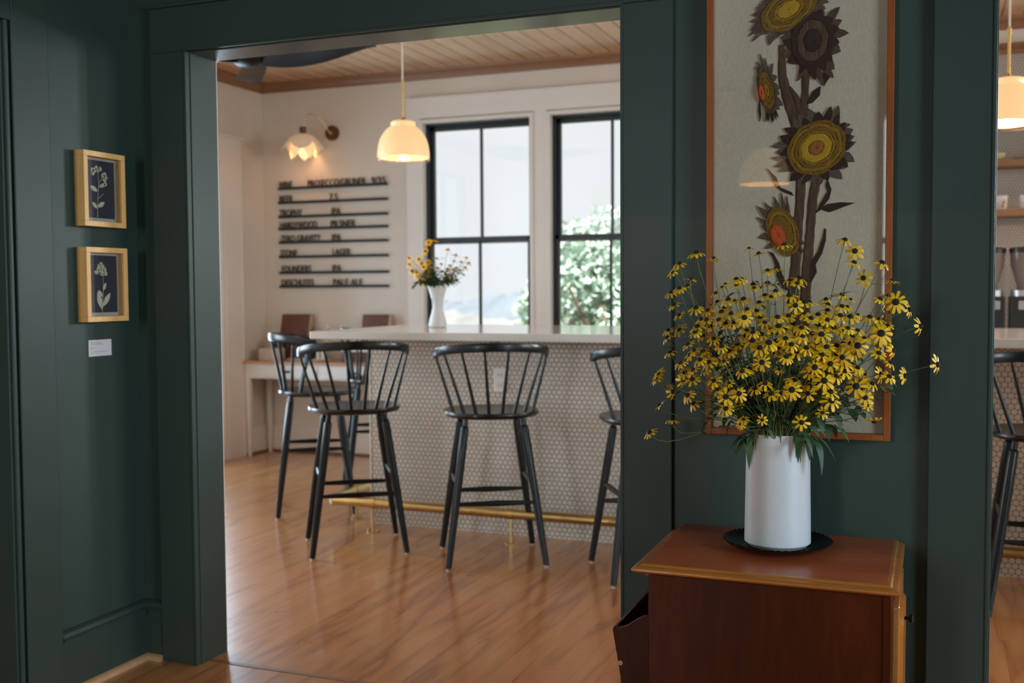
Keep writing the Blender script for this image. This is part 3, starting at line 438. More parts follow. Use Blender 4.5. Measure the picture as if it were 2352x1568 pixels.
# green baseboards with cap, orange shoe moulding
m = MB().box((HX, 2.527, 0), (HX+0.017, WY, 0.172)); m.box((HX, WY-0.017, 0), (OP1[0]-0.15, WY, 0.172)); m.box((OP1[1]+0.15, WY-0.017, 0), (OP2[0]-0.15, WY, 0.172))
capp = [(0, 0), (0.026, 0), (0.027, 0.006), (0.020, 0.010), (0.017, 0.022), (0.008, 0.028), (0, 0.030)]
m.rings([[(HX+d, y, 0.172+z) for d, z in capp] for y in (2.527, WY)])
for xa, xb in ((HX, OP1[0]-0.15), (OP1[1]+0.15, OP2[0]-0.15)): m.rings([[(x, WY-d, 0.172+z) for d, z in capp] for x in (xa, xb)])
struct(m.build('baseboard_left', 'green_trim', recalc=True), 'dark green baseboard with a moulded cap')
sh = [(0, 0), (0.019, 0), (0.018, 0.008), (0.013, 0.014), (0.007, 0.018), (0, 0.019)]
m = MB().rings([[(HX+0.017+d, y, z) for d, z in sh] for y in (2.40, WY)]); m.rings([[(x, WY-0.017-d, z) for d, z in sh] for x in (HX, OP1[0]-0.15)]); m.rings([[(x, WY-0.017-d, z) for d, z in sh] for x in (OP1[1]+0.15, OP2[0]-0.15)])
struct(m.build('trim_13', 'desk_top_wood', smooth=True, recalc=True), 'orange stained shoe moulding on the green baseboard')
struct(box((OP1[0], WY+0.03, 0.0), (OP1[1], WY+0.05, 0.0015)).build('trim_14', 'crown_wood'), 'thin seam board in the floor of the opening')
# tiled shelf wall at the right of the far wall
struct(box((-0.45, FY-0.02, 0.0), (1.5, FY, 2.65)).build('wall_far_tiled', 'penny_tile_wall'), 'grey round tile wall behind the bar shelves')
m = MB().box((-0.5, FY-0.05, 2.65), (1.55, FY, 2.675)); m.box((-0.5, FY-0.035, 2.675), (1.55, FY, 2.712))
struct(m.build('trim_15', 'crown_wood', bevel=0.003), 'brown wood trim above the tiled wall')

# outside
struct(MB().add([(-60, FY+0.2, -0.6), (60, FY+0.2, -0.6), (60, 45, -0.8), (-60, 45, -0.8)], [(0, 1, 2, 3)]).add([(-300, 45, -14), (200, 45, -14), (200, 260, -14), (-300, 260, -14)], [(0, 1, 2, 3)]).build('ground', 'meadow'), 'pale meadow outside the windows')
random.seed(3)
def ridge(name, Y, base, amp, x0, x1, mat, seed, label, lo=-16):
    n = 300; vs = []; fs = []
    for i in range(n):
        x = x0+(x1-x0)*i/(n-1)
        for j in range(7):
            t = j/6; z = lo+(base+amp*noise.noise(Vector((x*0.03, seed, 0)))+amp*0.35*noise.noise(Vector((x*0.15, seed, 2)))+amp*0.3*noise.noise(Vector((x*0.6, seed, 5)))-lo)*math.sin(t*PI/2)
            vs.append((x, Y-40+40*t, z+0.5*noise.noise(Vector((x*0.3, j, seed)))))
    for i in range(n-1):
        for j in range(6): a = i*7+j; fs.append((a, a+7, a+8, a+1))
    struct(MB().add(vs, fs).build(name, mat, smooth=True), label)
ridge('hill', 420, -2.6, 4.5, -340, 40, 'far_hill_hazed', 1.3, 'distant hill with pale blue haze put into its colour')
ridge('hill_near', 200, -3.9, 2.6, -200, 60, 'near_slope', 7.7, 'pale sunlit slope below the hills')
def tree(name, loc, crown_c, rad, n, seed, label, leaf=0.12):
    random.seed(seed); T = empty(name, loc, 0, label, 'tree')
    m = MB(); cc = Vector(crown_c)-Vector(loc)
    m.tube([(0, 0, 0), (0.05, 0, cc.z*0.5), (0, 0.05, cc.z)], [0.14, 0.1, 0.05], 8)
    for k in range(6):
        a = k*1.05; m.tube([(0, 0, cc.z*0.6), (rad[0]*0.5*math.cos(a), rad[1]*0.5*math.sin(a), cc.z+rad[2]*0.3*math.sin(k*2.1))], [0.05, 0.02], 6)
    m.build('trunk', 'tree_bark', T)
    m = MB(); blobs = []
    for k in range(26):
        v = Vector((random.gauss(0, 1), random.gauss(0, 1), random.gauss(0, 1))).normalized()*random.uniform(0.35, 0.95)
        blobs.append((Vector((v.x*rad[0], v.y*rad[1], v.z*rad[2]))+cc, random.uniform(0.22, 0.42)*max(rad)))
    vs = []; fs = []
    for i in range(n):
        b, r = random.choice(blobs); d = Vector((random.gauss(0, 1), random.gauss(0, 1), random.gauss(0, 1))).normalized()*r*random.uniform(0.5, 1)
        p = b+d; q = Euler((random.uniform(-1, 1), random.uniform(-1, 1), random.uniform(0, 6.28))).to_matrix(); s = leaf*random.uniform(0.6, 1.3)
        k = len(vs); vs += [tuple(p+q@Vector(c)*s) for c in ((-0.5, 0, 0), (0, -0.28, 0.05), (0.6, 0, 0), (0, 0.28, 0.05))]; fs.append((k, k+1, k+2, k+3))
    m.add(vs, fs); m.build('crown', 'tree_leaf', T)
tree('garden_tree', (-3.9, 13, -0.6), (-3.9, 13, 1.05), (1.15, 1.1, 0.95), 5200, 11, 'leafy green garden tree filling the lower part of the right-hand far window')
tree('garden_tree', (-4.9, 18, -0.6), (-4.9, 18, 1.55), (1.5, 1.2, 1.0), 6000, 12, 'taller tree seen at the very edge of the right-hand far window')
tree('young_tree', (-7.7, 21.2, -0.6), (-7.7, 21.2, 0.74), (0.50, 0.5, 0.80), 2000, 13, 'small bushy tree at the lower right corner of the first far window')
tree('garden_tree', (6.5, 12, -0.6), (6.5, 12, 1.9), (2.6, 1.5, 2.2), 7000, 14, 'large tree outside the hidden right end of the bar room')

# ------------------------------------------------------------------ the bar
B = empty('bar_counter_base', (-2.82, 5.06, 0), 0, 'long bar base clad in cream round tiles under the white countertop', 'bar')
m = box((0, 0.012, 0), (4.6, 0.72, 1.01)); m.build('body', 'white_paint', B)
front = box((-2.82, 5.06, 0.0), (1.78, 5.072, 1.01)).build('tile_front', 'penny_tile_bar', B); front.location = (2.82, -5.06, 0)
box((-0.006, -0.003, 0), (0.002, 0.012, 1.01)).build('edge_strip', 'white_paint', B)
ct = box((-3.0, 4.75, 1.01), (1.95, 5.95, 1.05)).build('countertop', 'quartz', bevel=0.004)
tag(ct, 'long white stone countertop on the tiled bar', 'countertop')
O = empty('power_outlet', (-2.061, 5.06, 0.797), 0, 'white outlet plate on the tiled bar front, seen through the middle stool', 'outlet')
box((-0.037, -0.007, -0.062), (0.037, 0, 0.062)).build('cover_plate', 'white_plastic', O, bevel=0.003)
for dz in (-0.026, 0.026):
    r_ = box((-0.017, -0.010, dz-0.014), (0.017, -0.006, dz+0.014)).build('receptacle', 'white_paint', O, bevel=0.003)
    MB().box((-0.009, -0.0105, dz-0.005), (-0.006, -0.0095, dz+0.005)).box((0.006, -0.0105, dz-0.005), (0.009, -0.0095, dz+0.005)).build('slot', 'dark_plastic', r_)
tag(box((-2.118, 5.050, 0.972), (-2.062, 5.0595, 1.004)).build('tape_piece', 'blue_tape', bevel=0.002), 'small blue piece of tape at the top of the tiled bar front', 'tape')
# brass foot rail
F = empty('foot_rail', (-2.96, 4.865, 0), 0, 'tubular brass foot rail running along the bar base', 'foot rail')
m = MB(); n = 20; R_ = 0.024; zc = 0.152
def ringx(x, y0, dx=0, dy=0): pass
m.rings([[(dx-math.cos(2*PI*k/n)*R_*sk, math.cos(2*PI*k/n)*R_, zc+math.sin(2*PI*k/n)*R_) for k in range(n)] for dx, sk in ((0, 1), (4.75, 0))])
m.rings([[(-math.cos(2*PI*k/n)*R_*sk2, dy+math.cos(2*PI*k/n)*R_*sk, zc+math.sin(2*PI*k/n)*R_) for k in range(n)] for dy, sk, sk2 in ((0, 1, 1), (1.0, 0, 1))])
m.build('rail_tube', 'brass', F, True, recalc=True)
for x, y in ((0.255, 0), (1.03, 0), (1.80, 0), (2.57, 0), (3.34, 0), (0.0, 0.27), (0.0, 0.8)):
    m = MB().tube([(x, y, 0.008), (x, y, zc-0.02)], 0.0065, 10); m.lathe([(0.0, 0), (0.030, 0), (0.030, 0.003), (0.012, 0.007), (0.0, 0.007)], 20, (x, y, 0.001))
    for sx in (-0.028, 0.028): m.lathe([(0.006, 0), (0.006, 0.010), (0.003, 0.013)], 10, (x+sx*(1 if y == 0 else 0.8), y+(0 if y == 0 else 0.012), 0.001))
    m.build('support_post', 'brass', F, True)
    m = MB()
    if y == 0: m.tube([(x-0.018, 0, zc), (x+0.018, 0, zc)], R_+0.003, 20)
    else: m.tube([(0, y-0.018, zc), (0, y+0.018, zc)], R_+0.003, 20)
    m.build('collar', 'brass', F, True)

# ------------------------------------------------------------------ bar stools
def seat_mesh():
    n = 48; rs = []
    def out(s, z, dip=0.0):
        r = []
        for k in range(n):
            a = 2*PI*k/n; c, si = math.cos(a), math.sin(a); e = 0.86
            x = 0.222*s*math.copysign(abs(c)**e, c); y = (0.235 if si > 0 else 0.200)*s*math.copysign(abs(si)**(0.72 if si > 0 else e), si)
            r.append((x, y, z+dip))
        return r
    rs = [out(0.05, 0.668), out(0.80, 0.668), out(0.96, 0.676), out(1.0, 0.686), out(1.0, 0.694), out(0.985, 0.700), out(0.88, 0.698), out(0.70, 0.693), out(0.4, 0.690), out(0.05, 0.689)]
    return MB().rings(rs)
def make_stool(label, group):
    T = empty('bar_stool', (0, 0, 0), 0, label, 'bar stool', group); kids = []
    kids.append(seat_mesh().build('seat', 'black_seat', T, True))
    m = MB(); rs = []; K = 40
    def rp(t): return Vector((0.262*math.sin(t), -0.252*math.cos(t)+0.01, 0.979+0.045*max(0, math.cos(t))**0.8))
    for i in range(K+1):
        t = math.radians(-92+184*i/K); p = rp(t); o = Vector((math.sin(t), -math.cos(t), 0)); up = Vector((0, 0, 1))
        sc = 0.8 if i in (0, K) else 1.0; hw, hh = 0.0105*sc, 0.0205*sc; q = []
        for a, b in ((-1, -0.7), (-0.7, -1), (0.7, -1), (1, -0.7), (1, 0.7), (0.7, 1), (-0.7, 1), (-1, 0.7)): q.append(tuple(p+o*hw*a+up*(hh*b-0.02)))
        rs.append(q)
    kids.append(m.rings(rs).build('back_rail', 'black_lacquer', T, True, recalc=True))
    for tt, bx in zip((-82, -60, -36, -12, 12, 36, 60, 82), (-0.184, -0.138, -0.087, -0.030, 0.030, 0.087, 0.138, 0.184)):
        p = rp(math.radians(tt)); by = -0.178+0.10*(abs(bx)/0.184)**2.2
        a = Vector((bx, by, 0.694)); b = Vector((p.x, p.y, p.z-0.035))
        kids.append(MB().tube([a, a.lerp(b, 0.35), b], [0.0088, 0.0080, 0.0056], 10).build('spindle', 'black_lacquer', T, True))
    J = {}
    for sx in (-1, 1):
        for sy in (-1, 1):
            a = Vector((0.132*sx, 0.13*sy, 0.669)); b = Vector((0.224*sx, 0.213*sy, 0.0))
            def at(z, a=a, b=b): return a.lerp(b, (a.z-z)/a.z)
            J[sx, sy] = at
            L = MB().tube([at(0.669), at(0.640), at(0.636), at(0.628), at(0.5), at(0.3), at(0.009)], [0.012, 0.012, 0.0165, 0.0185, 0.0195, 0.0185, 0.0145], 14).build('leg', 'black_lacquer', T, True)
            kids.append(L); g = MB().lathe([(0.009, 0), (0.009, 0.006), (0.012, 0.010)], 12, (at(0.0).x, at(0.0).y, 0.0)).build('foot_glide', 'steel', L, True); KIDS[L.name] = [g]
    def st(a, b, r=0.0112):
        m = a.lerp(b, 0.5); kids.append(MB().tube([a, a.lerp(b, 0.15), m, a.lerp(b, 0.85), b], [r*0.7, r*0.95, r*1.25, r*0.95, r*0.7], 10).build('stretcher', 'black_lacquer', T, True))
    for sy in (-1, 1): st(J[-1, sy](0.290), J[1, sy](0.290))
    for sx in (-1, 1): st(J[sx, -1](0.375), J[sx, 1](0.375))
    KIDS[T.name] = kids
    return T
G1 = 'black stools at the bar'
stools = [((-1.92, 4.60), 29, 'middle black spindle-back stool along the bar front, before the white outlet plate'),
          ((-2.627, 4.552), 35, 'black spindle-back stool at the left corner of the bar front'),
          ((-1.155, 4.60), 30, 'black spindle-back stool half hidden behind the green casing of the wide opening'),
          ((-3.29, 5.25), -57, 'nearer of the two black stools seen from the side at the bar left end'),
          ((-3.32, 6.06), -57, 'farthest black stool at the left end of the bar, behind the corner stool'),
          ((0.433, 4.60), 0, 'black stool seen in part through the opening at the right edge')]
base_stool = make_stool(stools[0][2], G1)
for i, ((x, y), a, lb) in enumerate(stools):
    o = base_stool if i == 0 else copy_tree(base_stool)
    o.location = (x, y, 0); o.rotation_euler = (0, 0, math.radians(a)); o['label'] = lb

# ------------------------------------------------------------------ pendants, sconce, fan
def pendant(x, y, label, zb=1.972, power=2, group='glass pendants over the bar'):
    P = empty('pendant_light', (x, y, zb), 0, label, 'pendant lamp', group)
    m = MB().lathe([(0.144, 0.018), (0.143, 0.050), (0.137, 0.090), (0.126, 0.125), (0.108, 0.155), (0.088, 0.177), (0.072, 0.188), (0.0665, 0.192), (0.069, 0.202), (0.068, 0.212), (0.060, 0.217), (0.02, 0.218),
                    (0.02, 0.213), (0.058, 0.212), (0.063, 0.204), (0.062, 0.196), (0.070, 0.184), (0.085, 0.173), (0.104, 0.152), (0.122, 0.122), (0.133, 0.088), (0.139, 0.050), (0.140, 0.018), (0.144, 0.018)], 48, cap=False)
    m.build('lamp_shade', 'opal_shade', P, True)
    MB().lathe([(0.1435, 0.019), (0.1455, 0.008), (0.144, 0.0), (0.140, 0.0), (0.1415, 0.008), (0.140, 0.019)], 48, cap=False).build('clear_rim', 'clear_glass', P, True)
    b = MB().lathe([(0.002, 0.105), (0.016, 0.108), (0.022, 0.122), (0.018, 0.14), (0.012, 0.155), (0.012, 0.19)], 16).build('bulb', 'bulb', P, True)
    MB().lathe([(0.02, 0.213), (0.02, 0.222), (0.012, 0.226), (0.009, 0.24), (0.0065, 0.24), (0.0065, 0.41), (0.009, 0.41), (0.009, 0.44), (0.004, 0.445)], 14).build('rod', 'brass', P, True)
    MB().lathe([(0.0045, 0.44), (0.0045, 0.87), (0.05, 0.87), (0.05, 0.885)], 12).build('cord', 'cord_white', P, True)
    l = bpy.data.lights.new('pendant_glow', 'POINT'); l.energy = power; l.color = (1, 0.62, 0.32); l.shadow_soft_size = 0.0
    o = bpy.data.objects.new('pendant_glow', l); C.objects.link(o); o.location = (x, y, zb+0.035)
pendant(-2.728, 5.3, 'glowing opal glass pendant hanging over the left part of the bar')

pendant(-0.91, -0.5, 'glowing opal glass pendant in the hall behind the viewer, mirrored in the picture glass', 1.84, 20, None)
pendant(0.305, 5.3, 'glowing opal glass pendant cut by the right edge of the photo', power=15)
Q = empty('wall_sconce', (-4.263, FY, 2.457), 0, 'flower shaped glass wall lamp above the letter rails', 'wall lamp')
MB().tube([(0, -0.022, 0), (0, 0, 0)], 0.056, 28).build('backplate', 'board_wood', Q, True)
MB().tube([(0, -0.034, 0), (0, -0.022, 0)], 0.014, 14).build('screw_cap', 'brass', Q, True)
MB().tube([(-0.02, -0.02, 0.0), (-0.04, -0.07, 0.07), (-0.075, -0.11, 0.125), (-0.115, -0.14, 0.135), (-0.15, -0.16, 0.10), (-0.162, -0.165, 0.03)], 0.0055, 10).build('arm', 'brass', Q, True)
MB().tube([(-0.162, -0.165, 0.035), (-0.162, -0.165, -0.02)], 0.026, 20).build('socket', 'board_wood', Q, True)
for lay, k in [(0, q) for q in range(5)]+[(1, q) for q in range(5)]:
    a = 2*PI*k/5+0.15+lay*0.63; m = MB(); vs = []; fs = []; nu, nv = 14, 8
    for i in range(nu+1):
        t = i/nu
        for j in range(nv+1):
            s = (j/nv-0.5)*2; wd = 0.70*min(1.0, 0.55+t)*(1.0 if t < 0.45 else math.sqrt(max(0.0, 1-((t-0.45)/0.56)**2))); aa = a+s*wd
            rr_ = 0.020+(0.118 if lay == 0 else 0.088)*math.sin(t*1.5)+(0.022*t**3 if lay == 0 else -0.012*t**3); z = -0.02-(0.105 if lay == 0 else 0.150)*(1-math.cos(t*1.75))*(0.95+0.1*(1-s*s))
            vs.append((-0.162+rr_*math.cos(aa), -0.165+rr_*math.sin(aa), z))
    for i in range(nu):
        for j in range(nv): q = i*(nv+1)+j; fs.append((q, q+1, q+nv+2, q+nv+1))
    o = m.add(vs, fs).build('shade_petal', 'petal_glow' if lay else 'petal_shade', Q, True); md = o.modifiers.new('thick', 'SOLIDIFY'); md.thickness = 0.003
MB().lathe([(0.002, -0.10), (0.018, -0.095), (0.022, -0.07), (0.012, -0.03)], 14, (-0.162, -0.165, 0)).build('bulb', 'bulb', Q, True)
l = bpy.data.lights.new('sconce_glow', 'POINT'); l.energy = 0.8; l.color = (1, 0.55, 0.26); l.shadow_soft_size = 0.03
o = bpy.data.objects.new('sconce_glow', l); C.objects.link(o); o.location = (-4.425, FY-0.165, 2.33)
# ceiling fan
A = empty('ceiling_fan', (-3.46, 4.9, 2.475), math.radians(14), 'black ceiling fan just under the top of the wide opening, left side', 'ceiling fan')
MB().lathe([(0.002, -0.005), (0.05, 0.0), (0.085, 0.02), (0.10, 0.05), (0.095, 0.09), (0.06, 0.12), (0.02, 0.13)], 32).build('motor_housing', 'black_metal', A, True)
MB().tube([(0, 0, 0.12), (0, 0, 0.35)], 0.014, 12).build('downrod', 'black_metal', A, True)
MB().tube([(-0.07, -0.06, 0.06), (-0.155, -0.10, 0.02)], [0.030, 0.022], 16).build('white_tube', 'white_ceramic', A, True)  # short white tapered tube beside the hub
for k in range(3):
    a = k*2*PI/3-0.20; ca, sa = math.cos(a), math.sin(a); rs = []
    for i in range(13):
        t = i/12; r = 0.07+0.68*t; wdt = 0.035+0.055*math.sin(PI*min(1, t*1.1)*0.9); z = 0.045+0.015*t; tw = -(0.80*(1-t)+0.08)
        rs.append([(r*ca-u*wdt*sa, r*sa+u*wdt*ca, z+u*wdt*math.tan(tw)+s*0.004) for u, s in ((-1, 0), (-0.5, 1), (0.5, 1), (1, 0), (0.5, -1), (-0.5, -1))])
    MB().rings(rs).build('blade', 'black_metal', A, True, recalc=True)

# ------------------------------------------------------------------ letter rails on the far wall
def text_mesh(body, size, mat, parent, loc, rot, ext=0.002, name='lettering', xs=1.0, off=0.0):
    cu = bpy.data.curves.new('t', 'FONT'); cu.body = body; cu.size = size; cu.extrude = ext; cu.resolution_u = 3; cu.offset = off
    ob = bpy.data.objects.new('t', cu); C.objects.link(ob); dg = bpy.context.evaluated_depsgraph_get()
    me = bpy.data.meshes.new_from_object(ob.evaluated_get(dg)); bpy.data.objects.remove(ob); bpy.data.curves.remove(cu)
    me.materials.clear(); me.materials.append(MATS[mat]); me.name = name
    o = bpy.data.objects.new(name, me); C.objects.link(o); o.parent = parent; o.location = loc; o.rotation_euler = rot; o.scale = (xs, 1, 1); return o
rows = [(2.055, [('WINE', 0, .123), ('PROSECCO/GRUNER', 0.259, .507), ('9/35', 0.813, .123)]), (1.945, [('BEER', 0, .123), ('7.5', 0.448, .074)]), (1.836, [('TROPHY', 0, .208), ('IPA', 0.467, .078)]),
        (1.741, [('HARDYWOOD', 0, .337), ('PILSNER', 0.458, .214)]), (1.637, [('ZERO GRAVITY', 0.006, .363), ('IPA', 0.467, .078)]), (1.525, [('STONE', 0.004, .151), ('LAGER', 0.472, .155)]),
        (1.402, [('FOUNDERS', 0.012, .265), ('IPA', 0.467, .078)]), (1.295, [('DESCHUTES', 0.008, .291), ('PALE ALE', 0.472, .255)])]
for z, words in rows:
    T = empty('letter_rail', (-4.752, FY, z), 0, 'black wall rail whose letters read '+' '.join(w_[0] for w_ in words), 'letter rail', 'letter rails on the far wall')
    MB().box((0, -0.022, -0.010), (0.955, 0, 0.004)).box((0, -0.022, 0.004), (0.955, -0.018, 0.009)).build('rail', 'black_letters', T)
    for w_, x, wid in words:
        o = text_mesh(w_, 0.072, 'black_letters', T, (x+0.004, -0.012, 0.005), (PI/2, 0, 0), off=0.0008)
        xv = [v.co.x for v in o.data.vertices]; o.scale = (wid/(max(xv)-min(xv)), 1, 1)

# ------------------------------------------------------------------ writing desk and what stands on it
K = empty('side_table', (-4.89, 6.79, 0), 0, 'white table with a wood top and drawers under the letter rails', 'table')
box((0.0, -0.015, 0.712), (1.30, 0.32, 0.730)).build('tabletop', 'desk_top_wood', K, bevel=0.003)
m = box((0.04, 0.0, 0.60), (1.26, 0.016, 0.712)); m.box((0.04, 0.29, 0.60), (1.26, 0.306, 0.712)); m.box((0.03, 0.0, 0.60), (0.046, 0.306, 0.712)); m.box((1.254, 0.0, 0.60), (1.27, 0.306, 0.712)); m.build('apron', 'white_paint', K)
for x in (0.03, 1.235):
    for y in (0.0, 0.27):
        cx, cy = x+0.017, y+0.017
        MB().rings([[(cx-h, cy-h, z), (cx+h, cy-h, z), (cx+h, cy+h, z), (cx-h, cy+h, z)] for h, z in ((0.010, 0), (0.019, 0.60), (0.019, 0.712))]).build('leg', 'white_paint', K)
for x0 in (0.16, 0.72):
    d_ = box((x0, -0.008, 0.612), (x0+0.50, 0.0, 0.700)).build('drawer', 'white_paint', K, bevel=0.002)
    MB().box((x0+0.225, -0.022, 0.650), (x0+0.275, -0.008, 0.664)).build('pull', 'black_metal', d_, bevel=0.003)
DZ = 0.730
def lean_board(x0, x1, y, h, lb):
    T = empty('wooden_board', (x0, y, DZ), 0, lb, 'board', 'brown boards leaning on the wall'); w_ = x1-x0
    m = MB(); dy = 0.09
    m.rings([[(0+s*0.0, 0+z*0.24, z), (w_, z*0.24, z), (w_, z*0.24+0.012, z), (0, z*0.24+0.012, z)] for z, s in ((0.0, 0), (h, 0))]); m.build('panel', 'board_wood', T, bevel=0.002)
    m = MB(); m.rings([[(w_-0.02, z*0.24-0.004, z), (w_+0.002, z*0.24-0.004, z), (w_+0.002, z*0.24+0.014, z), (w_-0.02, z*0.24+0.014, z)] for z in (0.0, h)]); m.build('edge_band', 'kraft', T)
lean_board(-4.715, -4.440, 6.995, 0.35, 'brown wooden board leaning on the wall over the left part of the white table')
lean_board(-4.00, -3.755, 6.995, 0.35, 'brown wooden board leaning on the wall beyond the bar corner')
t = empty('storage_box', (-4.83, 6.88, DZ), 0, 'cream box with a brown side at the left end of the white table', 'box')
box((0.03, 0, 0), (0.20, 0.10, 0.092)).build('box_body', 'cream_box', t, bevel=0.003); box((0.0, 0.02, 0), (0.03, 0.10, 0.085)).build('side_flap', 'kraft', t)
t = empty('coffee_pot', (-4.70, 7.015, DZ), 0, 'black pot behind the cream box on the white table', 'pot')
MB().lathe([(0.055, 0), (0.062, 0.05), (0.05, 0.13), (0.036, 0.16), (0.04, 0.17)], 24).build('pot_body', 'dark_plastic', t, True); MB().tube([(0.04, 0, 0.15), (0.09, 0, 0.13), (0.085, 0, 0.05), (0.06, 0, 0.03)], 0.007).build('handle', 'dark_plastic', t, True)
t = empty('serving_tray', (-4.37, 6.90, DZ), 0, 'flat grey oval tray on the white table', 'tray')
m = MB().rings([[(0.19*s*math.cos(2*PI*k/40), 0.085*s*math.sin(2*PI*k/40), z) for k in range(40)] for s, z in ((0.9, 0.0), (0.97, 0.006), (1, 0.018), (0.98, 0.018), (0.93, 0.008), (0.1, 0.006))]); m.build('tray_body', 'tray_grey', t, True)
for i, (x, h, lb) in enumerate(((-4.285, 0.085, 'pale candle standing on the grey tray, left of two'), (-4.245, 0.075, 'pale candle standing on the grey tray, right of two'))):
    t = empty('pillar_candle', (x, 6.90, DZ+0.008), 0, lb, 'candle', 'candles on the grey tray'); MB().lathe([(0.013, 0), (0.013, h), (0.003, h-0.002)], 16).build('wax', 'candle', t, True); MB().tube([(0, 0, h-0.003), (0.001, 0, h+0.008)], 0.001, 6).build('wick', 'black_metal', t)
t = empty('dried_plant_pot', (-4.42, 6.99, DZ), 0, 'small dark pot of dried stems in front of the left board', 'potted plant')
MB().lathe([(0.035, 0), (0.05, 0.04), (0.048, 0.09), (0.04, 0.10), (0.035, 0.09)], 20).build('pot', 'dark_plastic', t, True)
random.seed(8); m = MB()
for k in range(16): a = random.uniform(0, 6.28); r = random.uniform(0.03, 0.09); h = random.uniform(0.14, 0.26); m.tube([(0, 0, 0.07), (r*0.4*math.cos(a), r*0.4*math.sin(a), h*0.7), (r*math.cos(a), r*math.sin(a)*0.6, h)], [0.002, 0.0015, 0.004], 5)
m.build('dried_stems', 'yarn_brown', t)
for x, y, z, lb in ((-4.256, 7.0, 0.985, 'tall white-stoppered bottle, left of the pair showing above the bar corner'), (-4.143, 7.0, 0.985, 'tall white-stoppered bottle, right of the pair showing above the bar corner'), (-4.262, 6.955, 0.905, 'shorter bottle with a round white stopper just under the bar corner')):
    t = empty('stoppered_bottle', (x, y, DZ), 0, lb, 'bottle', 'bottles with white ball stoppers'); h = z-DZ
    MB().lathe([(0.024, 0), (0.026, 0.02), (0.026, h*0.55), (0.010, h*0.75), (0.009, h-0.01)], 20).build('bottle_body', 'clear_glass', t, True); MB().lathe([(0.002, h-0.016), (0.014, h-0.010), (0.018, h), (0.014, h+0.011), (0.002, h+0.016)], 16).build('stopper', 'white_ceramic', t, True)
t = empty('gift_box', (-4.10, 6.93, DZ), 0, 'reddish brown box with a white lid on the right half of the white table', 'box')
box((0, 0, 0), (0.24, 0.10, 0.075)).build('box_body', 'board_wood', t, bevel=0.002); box((-0.004, -0.004, 0.075), (0.244, 0.104, 0.092)).build('lid', 'white_paint', t, bevel=0.002)

# ------------------------------------------------------------------ right-hand shelves, cups and grinders
for i, (z, lb) in enumerate(((2.225, 'brown wooden wall shelf on the tiled wall, topmost of three'), (1.985, 'brown wooden wall shelf carrying the yellow cup, middle of three'), (1.695, 'brown wooden wall shelf carrying the flowered mugs, lowest of three'))):
    t = empty('wall_shelf', (-0.35, FY-0.02, z), 0, lb, 'shelf', 'shelves on the tiled wall'); box((0, -0.22, -0.022), (1.75, 0, 0.018)).build('shelf_board', 'shelf_wood', t, bevel=0.002)
    for x in (0.12, 1.6): MB().box((x, -0.19, -0.034), (x+0.02, 0, -0.022)).build('bracket', 'black_metal', t)
def cup(name, loc, prof, mat, lb, cat, hx, hs, dec=False, group=None, rz=0.0):
    t = empty(name, loc, rz, lb, cat, group); inner = [(r-0.0025, z) for r, z in prof[::-1]][:-1]+[(0.004, prof[0][1]+0.003)]
    b = MB().lathe(prof+inner, 28).build('bowl', mat, t, True)
    MB().tube([(hx*s+o, 0, z) for s, o, z in hs], 0.004, 8).build('handle', mat, t, True)
    if dec:
        m1, m2 = MB(), MB(); R0 = 0.0375
        for (a, z, r, w_) in ((-1.25, 0.045, 0.009, 0), (-1.02, 0.038, 0.007, 0), (-1.4, 0.030, 0.006, 0), (-1.12, 0.056, 0.006, 1), (-1.3, 0.022, 0.007, 1), (-2.1, 0.04, 0.004, 1)):
            c_ = Vector((R0*math.cos(a), R0*math.sin(a), z)); o_ = Vector((math.cos(a), math.sin(a), 0)); s_ = Vector((-math.sin(a), math.cos(a), 0))
            (m2 if w_ else m1).add([tuple(c_+s_*r*math.cos(q*PI/3)+Vector((0, 0, 1))*r*math.sin(q*PI/3)+o_*0.0008) for q in range(6)], [tuple(range(6))])
        m1.build('flower_print', 'cup_red', b); m2.build('leaf_print', 'cup_leaf', b)
SZ2, SZ3 = 2.003, 1.713
cup('tea_cup', (0.345, 6.99, SZ2), [(0.018, 0), (0.020, 0.004), (0.034, 0.012), (0.046, 0.028), (0.050, 0.046)], 'cup_yellow', 'pale yellow tea cup on the middle shelf at the right edge', 'cup', 1, [(1, 0.046, 0.040), (1, 0.068, 0.040), (1, 0.074, 0.030), (1, 0.060, 0.018), (1, 0.036, 0.016)])
t = empty('saucer', (0.50, 6.99, SZ2), 0, 'pale saucer right of the yellow tea cup', 'saucer'); MB().lathe([(0.03, 0), (0.06, 0.010), (0.065, 0.014), (0.03, 0.004), (0.003, 0.003)], 28).build('plate_body', 'white_ceramic', t, True)
mp_ = [(0.026, 0), (0.029, 0.004), (0.034, 0.03), (0.036, 0.06), (0.040, 0.085)]
cup('flowered_mug', (0.372, 6.99, SZ3), mp_, 'white_ceramic', 'white mug with red flower print, left of two on the lowest shelf', 'mug', -1, [(1, -0.035, 0.07), (1, -0.062, 0.066), (1, -0.066, 0.04), (1, -0.050, 0.02), (1, -0.030, 0.018)], True, 'mugs on the lowest shelf', 0.0)
cup('flowered_mug', (0.505, 6.99, SZ3), mp_, 'white_ceramic', 'white mug with its handle to the left at the right edge of the photo', 'mug', -1, [(1, -0.035, 0.07), (1, -0.062, 0.066), (1, -0.066, 0.04), (1, -0.050, 0.02), (1, -0.030, 0.018)], True, 'mugs on the lowest shelf', 0.0)
bc = empty('back_counter', (-0.4, 6.45, 0), 0, 'low white back counter under the tiled shelves', 'counter'); box((0, 0.02, 0), (1.8, 0.64, 0.87)).build('cabinet_body', 'white_paint', bc); box((-0.02, 0, 0.87), (1.82, 0.645, 0.905)).build('counter_slab', 'quartz', bc, bevel=0.003)
